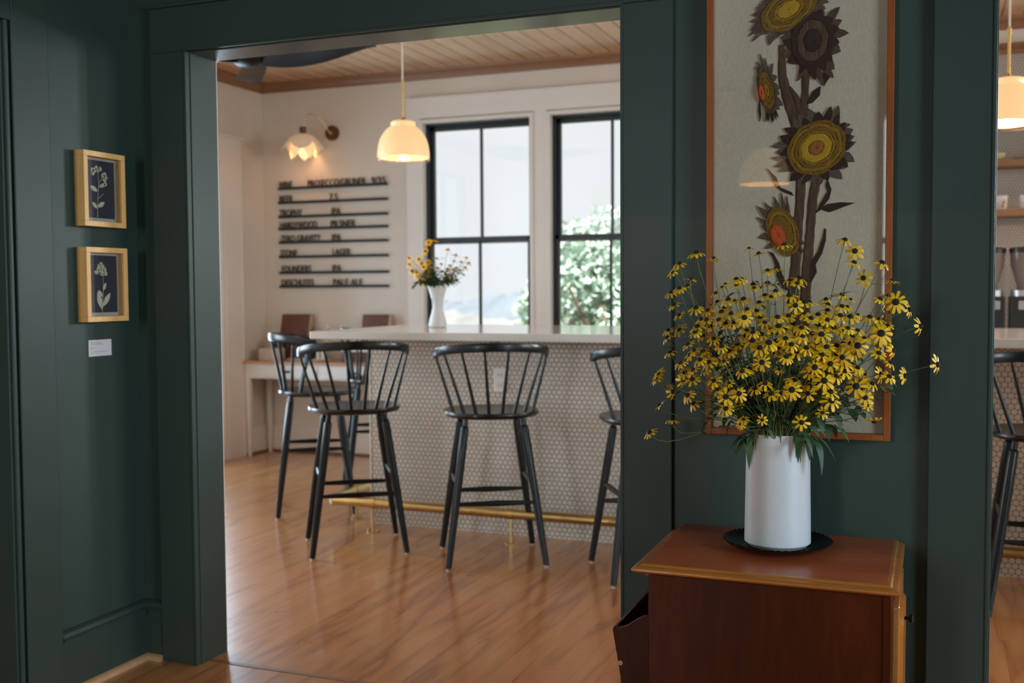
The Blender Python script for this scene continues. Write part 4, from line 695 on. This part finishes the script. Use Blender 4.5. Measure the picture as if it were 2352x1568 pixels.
for x, lb in ((0.315, 'black coffee grinder beside the green casing at the right'), (0.487, 'black coffee grinder cut by the right edge of the photo')):
    t = empty('coffee_grinder', (x, 6.8, 0.905), 0, lb, 'coffee grinder', 'grinders on the back counter')
    box((-0.075, -0.09, 0), (0.075, 0.10, 0.30)).build('grinder_body', 'dark_plastic', t, bevel=0.006)
    MB().lathe([(0.068, 0.30), (0.070, 0.335), (0.062, 0.34)], 28).build('steel_collar', 'steel', t, True)
    MB().box((-0.03, -0.096, 0.225), (0.045, -0.089, 0.275)).build('control_plate', 'steel', t, bevel=0.003)
    box((-0.03, -0.14, 0.02), (0.035, -0.092, 0.10)).build('dose_cup', 'clear_glass', t, bevel=0.004)
    MB().lathe([(0.034, 0.34), (0.036, 0.36), (0.070, 0.48), (0.074, 0.55)], 28).build('hopper', 'hopper_clear', t, True)
    MB().lathe([(0.078, 0.55), (0.080, 0.575), (0.060, 0.582), (0.01, 0.584)], 28).build('hopper_lid', 'dark_plastic', t, True)

# ------------------------------------------------------------------ frames and caption on the left wall
def botanical(zc, h, yc, w_, lb, kind):
    """frame hangs on the wall x = HX and faces +X; local u = along +Y (to the right), v = up"""
    T = empty('picture_frame', (HX, yc, zc), 0, lb, 'framed picture', 'small botanical frames on the left wall')
    d = 0.042; b = 0.017; m = MB()
    def q(u0, u1, v0, v1, x0, x1): m.box((x0, u0, v0), (x1, u1, v1))
    q(-w_/2, w_/2, h/2-b, h/2, 0.001, d); q(-w_/2, w_/2, -h/2, -h/2+b, 0.001, d); q(-w_/2, -w_/2+b, -h/2+b, h/2-b, 0.001, d); q(w_/2-b, w_/2, -h/2+b, h/2-b, 0.001, d)
    m.build('frame', 'pine_frame', T, bevel=0.001)
    box((0.006, -w_/2+b, -h/2+b), (0.016, w_/2-b, h/2-b)).build('backing', 'mat_board', T)
    iw, ih = w_/2-b-0.006, h/2-b-0.008
    box((0.016, -iw+0.002, -ih+0.004), (0.0175, iw-0.002, ih)).build('dark_sheet', 'navy_paper', T)
    m = MB()
    def leaf(u, v, a, L, W):
        pts = [(0, 0), (0.25*L, 0.35*W), (0.55*L, 0.5*W), (0.8*L, 0.3*W), (L, 0), (0.8*L, -0.3*W), (0.55*L, -0.5*W), (0.25*L, -0.35*W)]
        ca, sa = math.cos(a), math.sin(a); m.poly([(u+p*ca-r*sa, v+p*sa+r*ca) for p, r in pts], 0.0006, lambda U, V, t: (0.0178+t, U, V))
    def stem(pts): m.tube([(0.0184, u, v) for u, v in pts], 0.0009, 5)
    if kind == 0:
        stem([(-0.012, -0.088), (-0.010, -0.03), (-0.004, 0.02), (-0.008, 0.06)]); stem([(-0.004, 0.02), (0.018, 0.05)]); stem([(-0.010, -0.03), (0.016, -0.01)])
        for u, v, a, L, W in ((-0.012, -0.060, 2.4, 0.03, 0.014), (-0.011, -0.055, 0.5, 0.036, 0.016), (-0.009, -0.005, 2.7, 0.036, 0.016), (-0.004, 0.01, 0.35, 0.034, 0.013)): leaf(u, v, a, L, W)
        fl_ = [(-0.028, 0.052), (-0.020, 0.062), (-0.012, 0.070), (-0.004, 0.064), (0.004, 0.068), (0.016, 0.048), (0.024, 0.052), (0.028, 0.042), (0.022, 0.034), (0.026, 0.022), (-0.030, 0.062)]
    else:
        stem([(-0.004, -0.094), (0.002, -0.03), (0.004, 0.03), (-0.004, 0.06)])
        for u, v, a, L, W in ((-0.003, -0.082, 1.9, 0.062, 0.022), (-0.001, -0.072, 0.9, 0.058, 0.020), (0.003, -0.02, 1.1, 0.03, 0.012), (0.0, -0.04, 2.3, 0.03, 0.014)): leaf(u, v, a, L, W)
        fl_ = [(-0.026, 0.040), (-0.018, 0.048), (-0.012, 0.060), (-0.004, 0.066), (0.004, 0.058), (0.012, 0.048), (0.016, 0.036), (-0.010, 0.046), (0.002, 0.044)]
        for p in fl_[:7]: stem([(0.0, 0.028), p])
    for u, v in fl_:
        for a in range(5): leaf(u, v, a*1.26+u*90, 0.009, 0.006)
    m.build('pressed_flower', 'pressed_plant', T)
    box((0.030, -w_/2+b, -h/2+b), (0.032, w_/2-b, h/2-b)).build('glass', 'picture_glass', T)
botanical(1.588, 0.238, 2.729, 0.184, 'upper small pine frame with a pressed flower on dark paper', 0)
botanical(1.284, 0.238, 2.731, 0.184, 'lower small pine frame with a pressed flower on dark paper', 1)
T = empty('caption_card', (HX, 2.731, 1.079), 0, 'small white caption card below the two pine frames', 'card')
box((0.0005, -0.051, -0.0265), (0.003, 0.051, 0.0265)).build('card_sheet', 'paper_white', T)
m = MB()
for v, ln in ((0.0175, 0.052), (0.0125, 0.056), (0.002, 0.022), (-0.003, 0.015), (-0.012, 0.076), (-0.0175, 0.013)):
    u = -0.044; random.seed(int(v*1e5)+7)
    while u < -0.044+ln:
        w_ = random.uniform(0.003, 0.008); m.box((0.0030, u, v-0.0008), (0.0033, min(u+w_, -0.044+ln), v+0.0008)); u += w_+0.0012
m.build('small_print', 'ink_grey', T)

# ------------------------------------------------------------------ sunflower embroidery
PX, PZ = -0.335, 0.865
T = empty('embroidered_picture', (PX, WY, PZ), 0, 'tall framed crewel embroidery of brown and gold sunflowers on linen', 'framed picture')
hw, hh, fd, fb = 0.238, 1.42, 0.034, 0.017
m = MB()
for a, b in (((-hw, -fd, 0), (-hw+fb, -0.001, hh)), ((hw-fb, -fd, 0), (hw, -0.001, hh)), ((-hw+fb, -fd, 0), (hw-fb, -0.001, fb)), ((-hw+fb, -fd, hh-fb), (hw-fb, -0.001, hh))): m.box(a, b)
m.build('frame', 'teak_frame', T, bevel=0.0015)
box((-hw+fb, -0.016, fb), (hw-fb, -0.006, hh-fb)).build('linen_ground', 'linen', T)
gl = box((-hw+fb, -0.0300, fb), (hw-fb, -0.0285, hh-fb)).build('glass', 'picture_glass', T)
Y0 = -0.0160
def strip(pts, y, thick):
    """raised band of stitches along (u, v, width) points"""
    m = MB(); rs = []; P = []
    for i in range(len(pts)-1):
        for k in range(6): t = k/6; P.append(tuple(pts[i][j]*(1-t)+pts[i+1][j]*t for j in range(3)))
    P.append(pts[-1])
    for i, (u, v, w_) in enumerate(P):
        a, b = P[max(0, i-1)], P[min(len(P)-1, i+1)]; d = Vector((b[0]-a[0], b[1]-a[1])).normalized(); nx, ny = -d.y, d.x
        w2 = w_/2*(1+0.06*math.sin(i*1.9)); q = []
        for s, h in ((-1, 0), (-0.8, 0.8), (-0.4, 1.0), (0, 0.75), (0.4, 1.0), (0.8, 0.8), (1, 0)): q.append((u+nx*s*w2, y-thick*h, v+ny*s*w2))
        rs.append(q)
    return m.rings(rs, False, False)
for i, p in enumerate(EMB_STEMS): strip(p, Y0, 0.003+0.0004*i).build('embroidered_stem', 'yarn_brown', T, True)
for p in EMB_LEAVES:
    c = (sum(q[0] for q in p)/len(p), sum(q[1] for q in p)/len(p)); n = len(p)
    m = MB().poly(p, 0.0035, lambda u, v, t: (u, Y0-t, v)); m.build('embroidered_leaf', 'yarn_dark', T, recalc=True, bevel=0.001)
def epos(e, s, a):
    cx, cy, A_, B_, rot = e; r = math.radians(rot); x = A_*s*math.cos(a); y = B_*s*math.sin(a)
    return cx+x*math.cos(r)-y*math.sin(r), cy+x*math.sin(r)+y*math.cos(r)
def disc_ring(e, s0, s1, y, h, n=64, wob=0.02, seed=0):
    m = MB(); rs = []
    for s, hh_ in ((s0, 0.1), (s0*0.97+s1*0.03, 0.75), ((s0+s1)/2, 1.0), (s0*0.05+s1*0.95, 0.75), (s1, 0.1)):
        rs.append([])
        for k in range(n):
            a = 2*PI*k/n; u, v = epos(e, s*(1+wob*math.sin(a*7+seed)+wob*0.5*math.sin(a*13)), a); rs[-1].append((u, y-h*hh_, v))
    return m.rings(rs, True, False)
def spikes(e, cnt, l0, l1, y, seed, a0=0, a1=2*PI, w_=0.5, base=0.9):
    w_ *= 0.85; l1 += 0.06
    random.seed(seed); m = MB()
    for k in range(cnt):
        a = a0+(a1-a0)*(k+0.5)/cnt+random.uniform(-0.06, 0.06); L = random.uniform(l0, l1); da = (a1-a0)/cnt*w_*random.uniform(0.85, 1.3)
        cv = random.uniform(-0.2, 0.2)
        p = [epos(e, base, a-da), epos(e, base+(L-base)*0.45, a-da*0.95+cv*0.4), epos(e, base+(L-base)*0.8, a-da*0.35+cv*0.8), epos(e, L, a+cv), epos(e, base+(L-base)*0.8, a+da*0.45+cv*0.8), epos(e, base+(L-base)*0.45, a+da+cv*0.4), epos(e, base, a+da)]
        yy = y-random.uniform(0, 0.001); m.poly(p, 0.0025, lambda u, v, t: (u, yy-t, v))
    return m
def bloom(key, rings, spk, mats_c=None):
    e = EMB_BLOOMS[key]; b = None
    for (s0, s1, mat, h) in rings:
        o = disc_ring(e, s0, s1, Y0-0.0035, h, seed=s0*9).build('embroidered_bloom' if b is None else 'stitched_ring', mat, b or T, True, recalc=True)
        if b is None: b = o
    for args, mat in spk: spikes(e, *args).build('sepals', mat, b, recalc=True)
    return b
bloom('big', [(1.0, 0.88, 'yarn_olive', 0.004), (0.88, 0.75, 'yarn_mustard', 0.0045), (0.75, 0.63, 'yarn_olive', 0.005), (0.63, 0.53, 'yarn_mustard', 0.0052), (0.53, 0.26, 'yarn_gold', 0.006), (0.26, 0.01, 'yarn_rust', 0.0065)],
      [((21, 1.28, 1.56, Y0-0.001, 4, 0, 2*PI, 0.5, 0.93), 'yarn_taupe'), ((17, 1.2, 1.5, Y0-0.002, 9, 0.12, 2*PI+0.12, 0.42, 0.93), 'yarn_dark')])
bloom('top', [(1.0, 0.86, 'yarn_olive', 0.004), (0.86, 0.70, 'yarn_mustard', 0.0045), (0.70, 0.55, 'yarn_olive', 0.005), (0.55, 0.40, 'yarn_mustard', 0.0052), (0.40, 0.01, 'yarn_gold', 0.006)],
      [((24, 1.28, 1.6, Y0-0.001, 5, 0, 2*PI, 0.5, 0.93), 'yarn_taupe'), ((15, 1.15, 1.4, Y0-0.002, 19, 0.1, 2*PI+0.1, 0.42, 0.93), 'yarn_brown')])
bloom('dark', [(1.0, 0.72, 'yarn_dark', 0.004), (0.72, 0.40, 'yarn_brown', 0.0045), (0.40, 0.01, 'yarn_dark', 0.006)],
      [((20, 1.25, 1.7, Y0-0.001, 6, 0, 2*PI, 0.5, 0.85), 'yarn_brown'), ((13, 1.1, 1.4, Y0-0.002, 16, 0.1, 2*PI+0.1, 0.45, 0.85), 'yarn_dark')])
bloom('side', [(1.0, 0.78, 'yarn_brown', 0.004), (0.78, 0.55, 'yarn_olive', 0.0045), (0.55, 0.3, 'yarn_olive', 0.005), (0.3, 0.01, 'yarn_mustard', 0.0055)],
      [((12, 1.3, 1.75, Y0-0.001, 7, -1.6, 2.2, 0.5, 0.85), 'yarn_taupe'), ((6, 1.2, 1.5, Y0-0.002, 17, -2.2, -1.0, 0.45, 0.85), 'yarn_dark')])
bloom('side_c', [(1.0, 0.01, 'yarn_orange', 0.011)], [])
bloom('low', [(1.0, 0.84, 'yarn_olive', 0.004), (0.84, 0.66, 'yarn_mustard', 0.0045), (0.66, 0.01, 'yarn_olive', 0.005)],
      [((13, 1.25, 1.6, Y0-0.001, 8, 0.7, 3.6, 0.5, 0.85), 'yarn_taupe'), ((8, 1.15, 1.5, Y0-0.002, 18, -0.9, 1.0, 0.45, 0.85), 'yarn_brown')])
bloom('low_c', [(1.0, 0.01, 'yarn_orange', 0.010)], [])

# ------------------------------------------------------------------ cabinet
K = empty('side_cabinet', (-0.35, 2.68, 0), 0, 'reddish mahogany side cabinet with a magazine rack, standing against the green wall', 'cabinet')
x0, x1, y0, y1 = -0.273, 0.275, -0.223, 0.225
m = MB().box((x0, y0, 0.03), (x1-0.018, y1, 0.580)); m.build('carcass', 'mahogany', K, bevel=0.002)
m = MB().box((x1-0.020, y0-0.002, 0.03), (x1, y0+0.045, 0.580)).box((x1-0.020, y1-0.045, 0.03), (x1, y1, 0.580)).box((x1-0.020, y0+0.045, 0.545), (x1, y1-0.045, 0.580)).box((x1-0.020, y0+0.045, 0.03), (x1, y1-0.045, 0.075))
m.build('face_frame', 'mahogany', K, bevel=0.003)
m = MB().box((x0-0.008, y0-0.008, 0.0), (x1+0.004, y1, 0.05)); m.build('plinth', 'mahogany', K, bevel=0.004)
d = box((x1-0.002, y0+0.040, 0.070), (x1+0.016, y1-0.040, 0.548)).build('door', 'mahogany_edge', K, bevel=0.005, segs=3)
mm = MB().rings([[(x1+0.016+h, yy, zz) for yy, zz in ((y0+0.09+s, 0.12+s), (y1-0.09-s, 0.12+s), (y1-0.09-s, 0.498-s), (y0+0.09+s, 0.498-s))] for s, h in ((0, 0.0), (0.008, 0.007), (0.02, 0.004), (0.05, 0.004))]); mm.build('raised_panel', 'mahogany_edge', d, recalc=True)
MB().tube([(x1+0.016, -0.03, 0.480), (x1+0.020, -0.03, 0.480), (x1+0.030, -0.03, 0.480), (x1+0.034, -0.03, 0.480), (x1+0.040, -0.03, 0.480), (x1+0.043, -0.03, 0.480)], [0.008, 0.004, 0.004, 0.010, 0.0115, 0.006], 18).build('knob', 'black_metal', d, True)
# moulded top
prof = [(0.030, 0.574), (0.030, 0.580), (0.012, 0.583), (0.004, 0.587), (0.0, 0.591), (0.0, 0.595), (0.006, 0.598), (0.016, 0.600), (0.020, 0.6045), (0.027, 0.605)]
tx0, tx1, ty0, ty1 = -0.310, 0.292, -0.242, 0.238
rs = [[(tx0+i, ty0+i, z), (tx1-i, ty0+i, z), (tx1-i, ty1, z), (tx0+i, ty1, z)] for i, z in prof]
m = MB().rings(rs, True, False); m.build('top_moulding', 'mahogany_edge', K, recalc=True)
i = 0.027; tp = MB().box((tx0+i, ty0+i, 0.575), (tx1-i, ty1, 0.605)).build('top_board', 'mahogany_top', K)
# magazine rack on the left side
R = empty('magazine_rack', (0, 0, 0)); R.parent = K
ck = [(0, 0.06), (-0.035, 0.06), (-0.098, 0.425), (-0.096, 0.432), (-0.080, 0.431), (-0.062, 0.438), (-0.040, 0.455), (-0.020, 0.466), (0, 0.468)]
for yy in (-0.190, 0.17):
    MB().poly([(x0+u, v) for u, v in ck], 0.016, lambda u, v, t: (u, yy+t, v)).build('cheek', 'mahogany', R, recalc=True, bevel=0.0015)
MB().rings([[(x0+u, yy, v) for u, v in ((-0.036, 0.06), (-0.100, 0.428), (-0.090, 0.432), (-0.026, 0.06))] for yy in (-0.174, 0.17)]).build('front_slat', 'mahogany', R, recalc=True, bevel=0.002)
R2 = MB().tube([(x0-0.078, -0.1915, 0.345), (x0-0.078, -0.1885, 0.345)], 0.006, 14).build('screw_plug', 'mahogany_edge', R, True)

# ------------------------------------------------------------------ glass plate and vase
VX, VY, TZ = -0.357, 2.725, 0.605
T = empty('glass_plate', (VX, VY, TZ), 0, 'round fluted black glass plate under the tall white vase', 'plate')
n = 180; rs = []
for r, z, amp in ((0.002, 0.006, 0), (0.085, 0.006, 0), (0.090, 0.007, 0), (0.108, 0.011, 0.0015), (0.122, 0.017, 0.004), (0.129, 0.021, 0.006), (0.131, 0.020, 0.006), (0.124, 0.012, 0.004), (0.108, 0.006, 0.0015), (0.088, 0.0005, 0), (0.002, 0.0005, 0)):
    rs.append([((r+amp*abs(math.sin(a*25.5))*0.8)*math.cos(a), (r+amp*abs(math.sin(a*25.5))*0.8)*math.sin(a), z+amp*0.7*abs(math.sin(a*25.5))) for a in [2*PI*k/n for k in range(n)]])
MB().rings(rs).build('dish', 'smoked_glass', T, True, recalc=True)
T = empty('flower_vase', (VX, VY, TZ+0.0062), 0, 'tall white ribbed ceramic cylinder vase on the black glass plate', 'vase')
prof = [(0.002, 0.004), (0.060, 0.003), (0.066, 0.0), (0.072, 0.002), (0.076, 0.008), (0.0815, 0.012)]; k = 0; random.seed(4)
z = 0.013
while z < 0.283:
    R0 = 0.0818-0.0042*z/0.285; prof.append((R0+(0.00035 if k % 2 else -0.00025)*random.uniform(0.5, 1.2), z)); z += 0.0022; k += 1
prof += [(0.0777, 0.286), (0.0762, 0.288), (0.0742, 0.286), (0.0735, 0.27), (0.073, 0.02), (0.002, 0.015)]
o = MB().lathe(prof, 96, cap=False).build('vase_body', 'white_ceramic', T, True)
for p in o.data.polygons: p.use_smooth = True

# ------------------------------------------------------------------ rudbeckia blooms
def petals_mesh(seed):
    random.seed(seed); m = MB(); cnt = random.choice((8, 8, 9, 10, 11)); dr = random.uniform(0.10, 0.62)
    for k in range(cnt):
        a = 2*PI*k/cnt+random.uniform(-0.13, 0.13); L = random.uniform(0.88, 1.08); dd = dr+random.uniform(-0.14, 0.22); wd = random.uniform(0.20, 0.27)*(9.5/cnt)**0.5
        tw = random.uniform(-0.25, 0.25); ca, sa = math.cos(a), math.sin(a); vs = []; fs = []
        for i in range(7):
            t = i/6; r = 0.17+(L-0.17)*t; w_ = wd*(0.42+0.58*math.sin(PI*min(t*1.05, 1)*0.62)) if t < 0.75 else wd*(0.93 if t < 0.9 else 0.55)
            rx = r*math.cos(dd*t*0.75); z = 0.05+0.10*t*(1-t)-dd*t*t*L*0.62
            for j in (-1, 0, 1):
                s = j*w_*0.62; zz = z+(0.035 if j else 0)*(1-t)+tw*s*t; notch = (0.045 if (i == 6 and j == 0) else 0)
                vs.append(((rx-notch)*ca-s*sa, (rx-notch)*sa+s*ca, zz))
        for i in range(6):
            for j in range(2): q = i*3+j; fs.append((q, q+1, q+4, q+3))
        m.add(vs, fs)
    me = bpy.data.meshes.new('petals'); me.from_pydata(m.v, [], m.f); me.materials.append(MATS['petal_yellow']); me.polygons.foreach_set('use_smooth', [True]*len(me.polygons)); return me
def cone_mesh():
    m = MB().lathe([(0.20, -0.02), (0.27, 0.05), (0.29, 0.13), (0.26, 0.22), (0.19, 0.30), (0.09, 0.345), (0.01, 0.35)], 14)
    me = bpy.data.meshes.new('cone'); me.from_pydata(m.v, [], m.f); me.materials.append(MATS['cone_dark']); me.polygons.foreach_set('use_smooth', [True]*len(me.polygons)); return me
PET = [petals_mesh(s) for s in range(14)]; CONE = cone_mesh()
def leaf_into(m, base, d, up, L, W, curl):
    d = Vector(d).normalized(); s = d.cross(Vector(up)).normalized(); u = s.cross(d).normalized(); vs = []; fs = []
    for i in range(7):
        t = i/6; w_ = W*math.sin(PI*(0.06+0.94*t)**0.8)*0.5*(1+0.10*(i % 2)); c = Vector(base)+d*L*t*(1-0.15*curl*t)+u*(-curl*L*t*t*0.55)
        for j in (-1, 0, 1): vs.append(tuple(c+s*j*w_+u*(0.18*abs(j)*w_)))
    for i in range(6):
        for j in range(2): q = i*3+j; fs.append((q, q+1, q+4, q+3))
    m.add(vs, fs)
def bez(p0, p1, p2, p3, n):
    return [p0*(1-t)**3+p1*3*t*(1-t)**2+p2*3*t*t*(1-t)+p3*t**3 for t in [i/n for i in range(n+1)]]
def mk(name, me, parent, loc=None, quat=None, sc=1.0):
    o = bpy.data.objects.new(name, me); C.objects.link(o); o.parent = parent
    if loc is not None: o.location = loc
    if quat is not None: o.rotation_mode = 'QUATERNION'; o.rotation_quaternion = quat
    o.scale = (sc, sc, sc); return o
def flower(i, p, sz, nrm, mouth, mr, depth, label, group, stem_r=0.0012, leaves=2, name='rudbeckia_flower'):
    """a cut flower: the empty sits where its stem crosses the vase mouth"""
    p, nrm = Vector(p), Vector(nrm).normalized(); a = random.uniform(0, 6.28)
    out = Vector((p.x-mouth.x, p.y-mouth.y, 0)); ln = out.length
    base = mouth+Vector((out.x/max(ln, 1e-3)*min(mr, ln*0.5)+random.uniform(-1, 1)*mr*0.25, out.y/max(ln, 1e-3)*min(mr, ln*0.5)+random.uniform(-1, 1)*mr*0.25, 0))
    T = empty(name, base, 0, label, 'flower', group); T.empty_display_size = 0.01
    q = nrm.to_track_quat('Z', 'Y'); v = p-base; D = v.length
    mk('petals', PET[i % len(PET)], T, v, q, sz); mk('cone', CONE, T, v, q, sz)
    p1 = Vector((v.x*0.18, v.y*0.18, max(0.3*D, 0.04))); p2 = v-nrm*min(0.09, D*0.35)-Vector((0, 0, 0.01))
    pts = [Vector((-v.x*0.12, -v.y*0.12, -depth))]+bez(Vector((0, 0, 0)), p1, p2, v, 9)
    m = MB().tube(pts, [stem_r*1.1]+[stem_r*(1.15-0.4*k/9) for k in range(10)], 5)
    m.build('stem', 'stem_green', T, True)
    m = MB()
    for k in range(leaves):
        t = random.randint(4, 9); b = pts[t]; az = random.uniform(0, 6.28); L = random.uniform(0.022, 0.05)
        leaf_into(m, b, (math.cos(az), math.sin(az)-0.3, random.uniform(-0.1, 0.7)), (0, 0, 1), L, L*random.uniform(0.22, 0.36), random.uniform(0.2, 1.0))
    if leaves: m.build('leaves', random.choice(('leaf_green', 'leaf_green', 'leaf_pale')), T, True)
    return T
random.seed(21)
mouth = Vector((VX, VY, TZ+0.285)); GB = 'rudbeckia flowers in the front bouquet'
GL = 'yellow dark-eyed flower within the dense front bouquet in the white cylinder vase'
SPECIAL = {}
def pick(test, lb):
    best = None
    for i, b in enumerate(BLOOMS):
        s = test(b)
        if i not in SPECIAL and (best is None or s > best[0]): best = (s, i)
    SPECIAL[best[1]] = lb
near = lambda x, z: (lambda b: -((b[0]-x)**2+(b[2]-z)**2))
def pxn(zx, zy):   # nearest bloom to a spot on the bouquet's front (metres, from its listed order)
    return IDX[zx, zy]
pick(lambda b: b[0], 'yellow flower farthest to the right of the front bouquet, over the green casing')
pick(lambda b: b[0], 'second yellow flower from the right end of the front bouquet, petals hanging sideways')
pick(lambda b: b[0], 'third yellow flower from the right end of the front bouquet, seen from the side')
pick(lambda b: b[2], 'topmost yellow flower of the front bouquet, on the right half of the linen')
pick(lambda b: b[2] if b[0] > -0.25 else -9, 'second highest yellow flower of the front bouquet, just under the topmost one')
pick(lambda b: b[2] if b[0] < -0.5 else -9, 'highest yellow flower on the left side of the front bouquet, over the picture frame edge')
pick(lambda b: -b[0]-b[2]*0.6, 'lowest yellow flower at the far left tip of the front bouquet')
pick(lambda b: -b[0] if b[2] < 0.97 else -9, 'low yellow flower just above the far left tip of the front bouquet')
pick(lambda b: -b[6], 'yellow flower hanging upside down at the lower right of the bouquet')
pick(lambda b: b[3] if b[0] > -0.13 and b[2] > 1.15 else -9, 'very large yellow flower at the upper right of the bouquet, over the frame edge')
pick(lambda b: b[3] if b[0] > -0.15 and b[2] < 1.15 else -9, 'very large yellow flower facing the viewer at the middle right of the bouquet')
pick(lambda b: -b[2] if -0.35 < b[0] < -0.25 and b[5] < -0.6 else -9, 'yellow flower facing the viewer directly above the vase rim')
for i, (x, y, z, sz, nx, ny, nz) in enumerate(BLOOMS):
    flower(i, (x, y, z), sz, (nx, ny, nz), mouth, 0.062, 0.16, SPECIAL.get(i, GL), GB, leaves=2 if i % 3 else 3)
# leafy sprigs low in the bouquet and hanging over the rim
def sprig(base, tip, L, nleaf, label, group, W=0.30, mat='leaf_green', droop=0.6, r=0.0013, depth=0.15):
    T = empty('leafy_sprig', base, 0, label, 'leafy stem', group); T.empty_display_size = 0.01
    v = Vector(tip)-Vector(base); D = v.length
    pts = [Vector((-v.x*0.1, -v.y*0.1, -depth))]+bez(Vector((0, 0, 0)), Vector((v.x*0.25, v.y*0.25, D*0.45)), v+Vector((0, 0, D*0.15)), v, 8)
    MB().tube(pts, [r]*3+[r*0.85]*7, 5).build('stem', 'stem_green', T, True); m = MB()
    for k in range(nleaf):
        b = pts[min(9, 3+int(6*(k+1)/nleaf))]; az = math.atan2(v.y, v.x)+(1 if k % 2 else -1)*random.uniform(0.3, 1.4)
        leaf_into(m, b, (math.cos(az), math.sin(az), random.uniform(-0.3, 0.5)), (0, 0, 1), L*random.uniform(0.7, 1.15), L*W*random.uniform(0.8, 1.2), droop*random.uniform(0.5, 1.5))
    m.build('leaves', mat, T, True); return T
GS = 'leafy stems in the front bouquet'
random.seed(33)
for k in range(84):
    a = random.uniform(0, 2*PI); el_ = random.uniform(0.12, 1.25); R1 = random.uniform(0.09, 0.25)
    tip = mouth+Vector((math.cos(a)*math.cos(el_)*R1*1.2, math.sin(a)*math.cos(el_)*R1*0.62-0.03, 0.045+math.sin(el_)*R1))
    b = mouth+Vector((math.cos(a)*0.05, math.sin(a)*0.05, 0))
    sprig(b, tip, random.uniform(0.042, 0.072), 7, 'green leafy stem filling the heart of the front bouquet', GS, mat=random.choice(('leaf_green', 'leaf_green', 'leaf_pale')))
for x, y, z, L, lb in ((-0.078, -0.05, -0.012, 0.060, 'leafy stem drooping over the left side of the vase rim'), (-0.062, -0.075, 0.004, 0.040, 'leafy stem hanging over the front left of the vase rim'), (0.068, -0.075, 0.006, 0.050, 'leafy stem hanging over the front right of the vase rim'),
                       (0.09, -0.045, 0.0, 0.065, 'leafy stem reaching low to the right of the vase rim'), (-0.17, -0.03, 0.03, 0.040, 'thin leafy stem stretching low to the left over the picture corner'), (0.14, -0.02, 0.028, 0.05, 'leafy stem stretching low to the right of the bouquet')):
    h = Vector((x, y, 0)).normalized()*0.06
    sprig(mouth+Vector((h.x, h.y, 0.0)), mouth+Vector((x, y, z)), L, 5, lb, None, 0.34, 'leaf_green', 1.5)
# ------------------------------------------------------------------ vase with flowers on the bar
QX, QY, QZ = -2.60, 5.45, 1.05
T = empty('hourglass_vase', (QX, QY, QZ), 0, 'white hourglass ceramic vase on the bar in front of the first window', 'vase')
o = MB().lathe([(0.002, 0.002), (0.040, 0.0), (0.050, 0.003), (0.052, 0.018), (0.046, 0.045), (0.034, 0.085), (0.0285, 0.115), (0.030, 0.14), (0.040, 0.18), (0.050, 0.215), (0.056, 0.235), (0.0535, 0.235), (0.047, 0.21), (0.037, 0.175), (0.027, 0.14), (0.026, 0.11), (0.03, 0.08), (0.04, 0.03), (0.002, 0.02)], 40, cap=False).build('vase_body', 'white_ceramic', T, True)
random.seed(77); mo = Vector((QX, QY, QZ+0.232))
sp = [(-0.15, 0.12), (-0.135, 0.085), (-0.115, 0.06), (-0.15, 0.155), (-0.105, 0.075), (-0.10, 0.15), (-0.085, 0.125), (-0.07, 0.105), (-0.065, 0.045), (-0.07, 0.018), (-0.095, 0.035), (-0.055, 0.08), (-0.05, 0.13), (-0.04, 0.09), (-0.045, 0.24), (-0.01, 0.25), (-0.03, 0.055), (-0.06, 0.19),
      (0.0, 0.10), (0.02, 0.12), (0.03, 0.08), (0.05, 0.095), (0.07, 0.11), (0.085, 0.09), (0.10, 0.10), (0.12, 0.085), (0.06, 0.06), (0.09, 0.135), (0.13, 0.13), (0.15, 0.10), (0.02, 0.02), (0.155, 0.155), (0.06, 0.20), (0.14, 0.06), (0.10, 0.17), (0.0, 0.15), (0.10, 0.03), (0.17, 0.125)]
ca, sa = math.cos(math.radians(21.5)), math.sin(math.radians(21.5))
for i, (u, z) in enumerate(sp):
    dy = random.uniform(-0.06, 0.05); p = (QX+u*ca*1.05-dy*sa, QY+u*sa*1.05+dy*ca, mo.z+z*1.02)
    flower(i+5, p, 0.025, (u*3+0.1, -1.0 if u < -0.03 else 0.1, 0.5 if u < -0.03 else 1), mo, 0.03, 0.12,
           'small yellow flower in the hourglass vase on the bar', 'rudbeckia flowers in the vase on the bar', 0.0013, 3)
for k in range(48):
    a = random.uniform(0, 6.28); R1 = random.uniform(0.05, 0.13)
    sprig(mo+Vector((math.cos(a)*0.02, math.sin(a)*0.02, 0)), mo+Vector((math.cos(a)*R1, math.sin(a)*R1, random.uniform(0.0, 0.10))), 0.050, 7, 'green leafy stem in the hourglass vase on the bar', 'leafy stems in the vase on the bar', depth=0.1)
